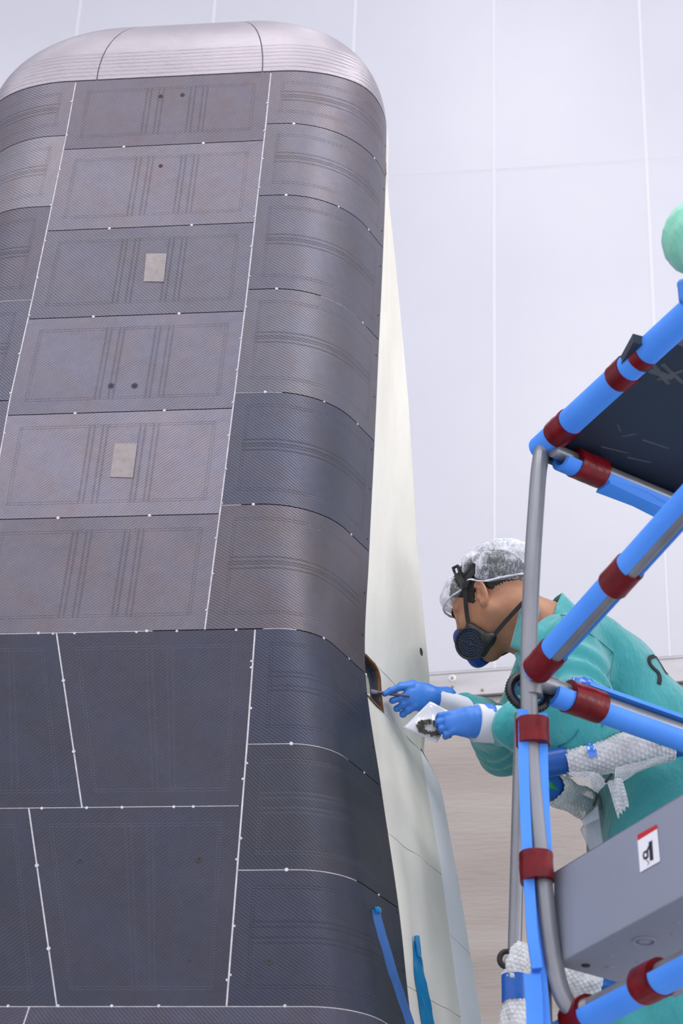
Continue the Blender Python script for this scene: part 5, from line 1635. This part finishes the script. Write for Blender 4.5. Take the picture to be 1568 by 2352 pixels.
# second rail running back
r2a, r2b = atY(1225, 1790, 4.22), atY(1358, 1852, 4.50)
tube('rail', [r2a, r2b], .016, M['steel'], guard, 14)
tube('blue_padding', [r2a, r2a + (r2b - r2a) * .30], .030, M['padblue'], guard, 24)
bubble_tube('bubble_wrap', [r2a + (r2b - r2a) * .25, r2a + (r2b - r2a) * .6, r2b], .032, guard, 5, lump=.10)
ribbon('green_tape_tab', [atY(1258, 1800, 4.14), atY(1270, 1806, 4.15), atY(1280, 1812, 4.18)], [(0, -1, 0)] * 3, [.012, .014, .010], M['green'], guard)
# low rail
r3a, r3b = atY(1180, 2205, 4.10), atY(1392, 2268, 4.25)
tube('rail', [r3a, r3b], .016, M['steel'], guard, 14)
bubble_tube('bubble_wrap', [r3a + (r3b - r3a) * .08, r3a + (r3b - r3a) * .5, r3a + (r3b - r3a) * .84], .030, guard, 8, lump=.10)
tube('blue_padding', [r3a + (r3b - r3a) * .80, r3b], .026, M['padblue'], guard, 24)
# upright
up0, up1 = atY(1196, 1640, 4.03), atY(1181, 2200, 4.03)
tube('upright', [up0, up1, np.array([up1[0] + .004, 4.03, 2.03])], .0138, M['steel'], guard, 18, ref=(0, 1, 0))
tube('end_ring', [atY(1163 + 16 * math.cos(q), 2203 + 18 * math.sin(q), 4.01) for q in np.linspace(0, 2 * math.pi, 18)[:-1]], .0055, M['blackrub'], guard, 8, closed_path=True, caps=False, ref=(0, 1, 0))
bubble_tube('bubble_wrap', [atY(1206, 2172, 4.02), atY(1194, 2195, 4.02), atY(1184, 2225, 4.02), atY(1182, 2256, 4.02)], .023, guard, 11, lump=.2, scale=[.6, .9, 1.0, .95])
tube('blue_padding', [atY(1182, 2242, 4.02), atY(1183, 2302, 4.02)], .0262, M['padblue'], guard, 24, ref=(0, 1, 0))
bubble_tube('bubble_wrap', [atY(1183, 2292, 4.02), atY(1183, 2330, 4.02), atY(1182, 2400, 4.02), atY(1182, 2480, 4.02)], .027, guard, 13, lump=.12, scale=[.75, 1.0, 1.05, 1.0])
for x_ in (rb,):
    tube('upright', [rb, np.array([rb[0], rb[1], 2.03])], .0138, M['steel'], guard, 14, ref=(0, 1, 0))
tube('upright', [r2b, np.array([r2b[0], r2b[1], 2.03])], .0138, M['steel'], guard, 14, ref=(0, 1, 0))
# the working level the technician stands on (below the picture)
level = thing('work_level', 'steel working level under the technician in teal', 'platform', (.9, 4.45, 0))
box_obj('floor_plate', (1.02, 4.50, 2.015), (1, 0, 0), (0, 1, 0), (0, 0, 1), (1.0, 1.0, .03), M['steel'], level, bevel=.003)
for x_ in (.56, 1.48):
    for y_ in (4.04, 4.96):
        tube('leg', [np.array([x_, y_, 2.0]), np.array([x_, y_, 0.0])], .02, M['steel'], level, 12, ref=(0, 1, 0))
# thin clear apron edge below the second rail
M['haze'] = new_mat('clear_apron', srgb(214, 222, 232), .35, 0, .5)[0]
M['haze'].node_tree.nodes['Principled BSDF'].inputs['Alpha'].default_value = .55
patchgrid('apron_edge', [atY(1372, 1845, YB - .12), atY(1332, 1905, YB - .10), atY(1364, 1975, YB - .10), atY(1388, 1960, YB - .12)], M['haze'], person, bulge=.01, thick=.001)
patchgrid('apron_edge', [atY(1372, 1850, YB - .14), atY(1334, 1885, YB - .13), atY(1342, 1897, YB - .13), atY(1376, 1880, YB - .14)], M['haze'], person, bulge=.004, thick=.001)

# ------------------------------------------------------------------ second person kneeling on the upper deck
# only a mint sleeve and a blue glove on the rail reach into the picture
rt = online(1622, 0, R1a, DV)
GRIP = R1a + DV * rt + ZV * .030
el2 = atY(1612, 548, GRIP[1] + .06)
KN = dc + GV * .30 + ZV * .011
base2 = K1 + DV * (tdk - .16) + GV * .62
base2[2] = dc[2] + .011
p2 = thing('person', 'person in mint sleeve and blue glove gripping the upper blue rail at the right edge', 'person', base2)
sh2 = base2 + np.array([-.08, -.10, .52]); hd2 = base2 + np.array([-.02, -.02, .86])
def body2(p):
    d = ell(p, hd2, (.095, .078, .115))
    d = smin(d, cap(p, hd2 - ZV * .05, base2 + ZV * .62, .055, .065), .03)
    d = smin(d, ell(p, hd2 + np.array([-.09, 0, -.01]), (.02, .014, .025)), .015)
    d = smin(d, cap(p, base2 + ZV * .58, base2 + ZV * .25, .12, .12), .06)
    return d
sdf_mesh('body', body2, base2 - np.array([.25, .25, .05]), base2 + np.array([.25, .25, 1.05]), .012, M['skin'], p2)
wr2 = GRIP + np.array([.030, .01, .035])
def sleeve2(p):
    d = smin(cap(p, base2 + ZV * .58, base2 + ZV * .22, .16, .17), cap(p, base2 + ZV * .2, base2 + np.array([-.16, .0, .11]), .14, .10), .08)
    d = smin(d, cap(p, base2 + np.array([-.05, .0, .10]), base2 + np.array([.35, 0, .09]), .10, .08), .05)
    d = smin(d, cap(p, sh2, el2, .078, .066), .03)
    sl = cap(p, el2, wr2 + ZV * .03, .070, .050) + fold(p, el2, wr2, .004, .05)
    d = smin(d, sl, .03)
    d = smax(d, -(p[..., 2] - base2[2]), .01)
    d = smax(d, -ell(p, hd2, (.12, .10, .16)), .01)
    return d
lo2 = np.minimum(np.minimum(base2, el2), wr2) - np.array([.45, .25, .02]); hi2 = np.maximum(np.maximum(base2, el2), wr2) + np.array([.5, .25, .75])
sdf_mesh('gown', sleeve2, lo2, hi2, .011, M['mint'], p2)
sdf_mesh('hair_net', lambda p: smax(ell(p, hd2 + np.array([.01, 0, .03]), (.125, .105, .125)), -(p[..., 2] - hd2[2] - .01), .01), hd2 - .16, hd2 + .18, .008, M['net'], p2)
def glove2(p):
    d = smin(cap(p, wr2 + np.array([.0, 0, .03]), wr2 + np.array([-.012, 0, .0]), .032, .030), ell(p, GRIP + np.array([.02, .0, .022]), (.035, .044, .020)), .015)
    for k in range(4):
        c0 = GRIP + DV * (.030 - .020 * k) + np.array([.0, 0, .018])
        w_ = unit(np.cross(DV, ZV)); w_ = -w_ if w_[0] > 0 else w_
        d = smin(d, smin(cap(p, c0, c0 + w_ * .030 - ZV * .010, .010, .0095), cap(p, c0 + w_ * .030 - ZV * .010, c0 + w_ * .030 - ZV * .045, .0095, .0085), .003), .004)
    d = smin(d, cap(p, GRIP + np.array([.03, 0, .01]) + DV * .04, GRIP + np.array([.03, 0, -.02]) + DV * .04, .0115, .010), .006)
    return d
sdf_mesh('glove', glove2, GRIP - .11, GRIP + .13, .003, M['glove'], p2)
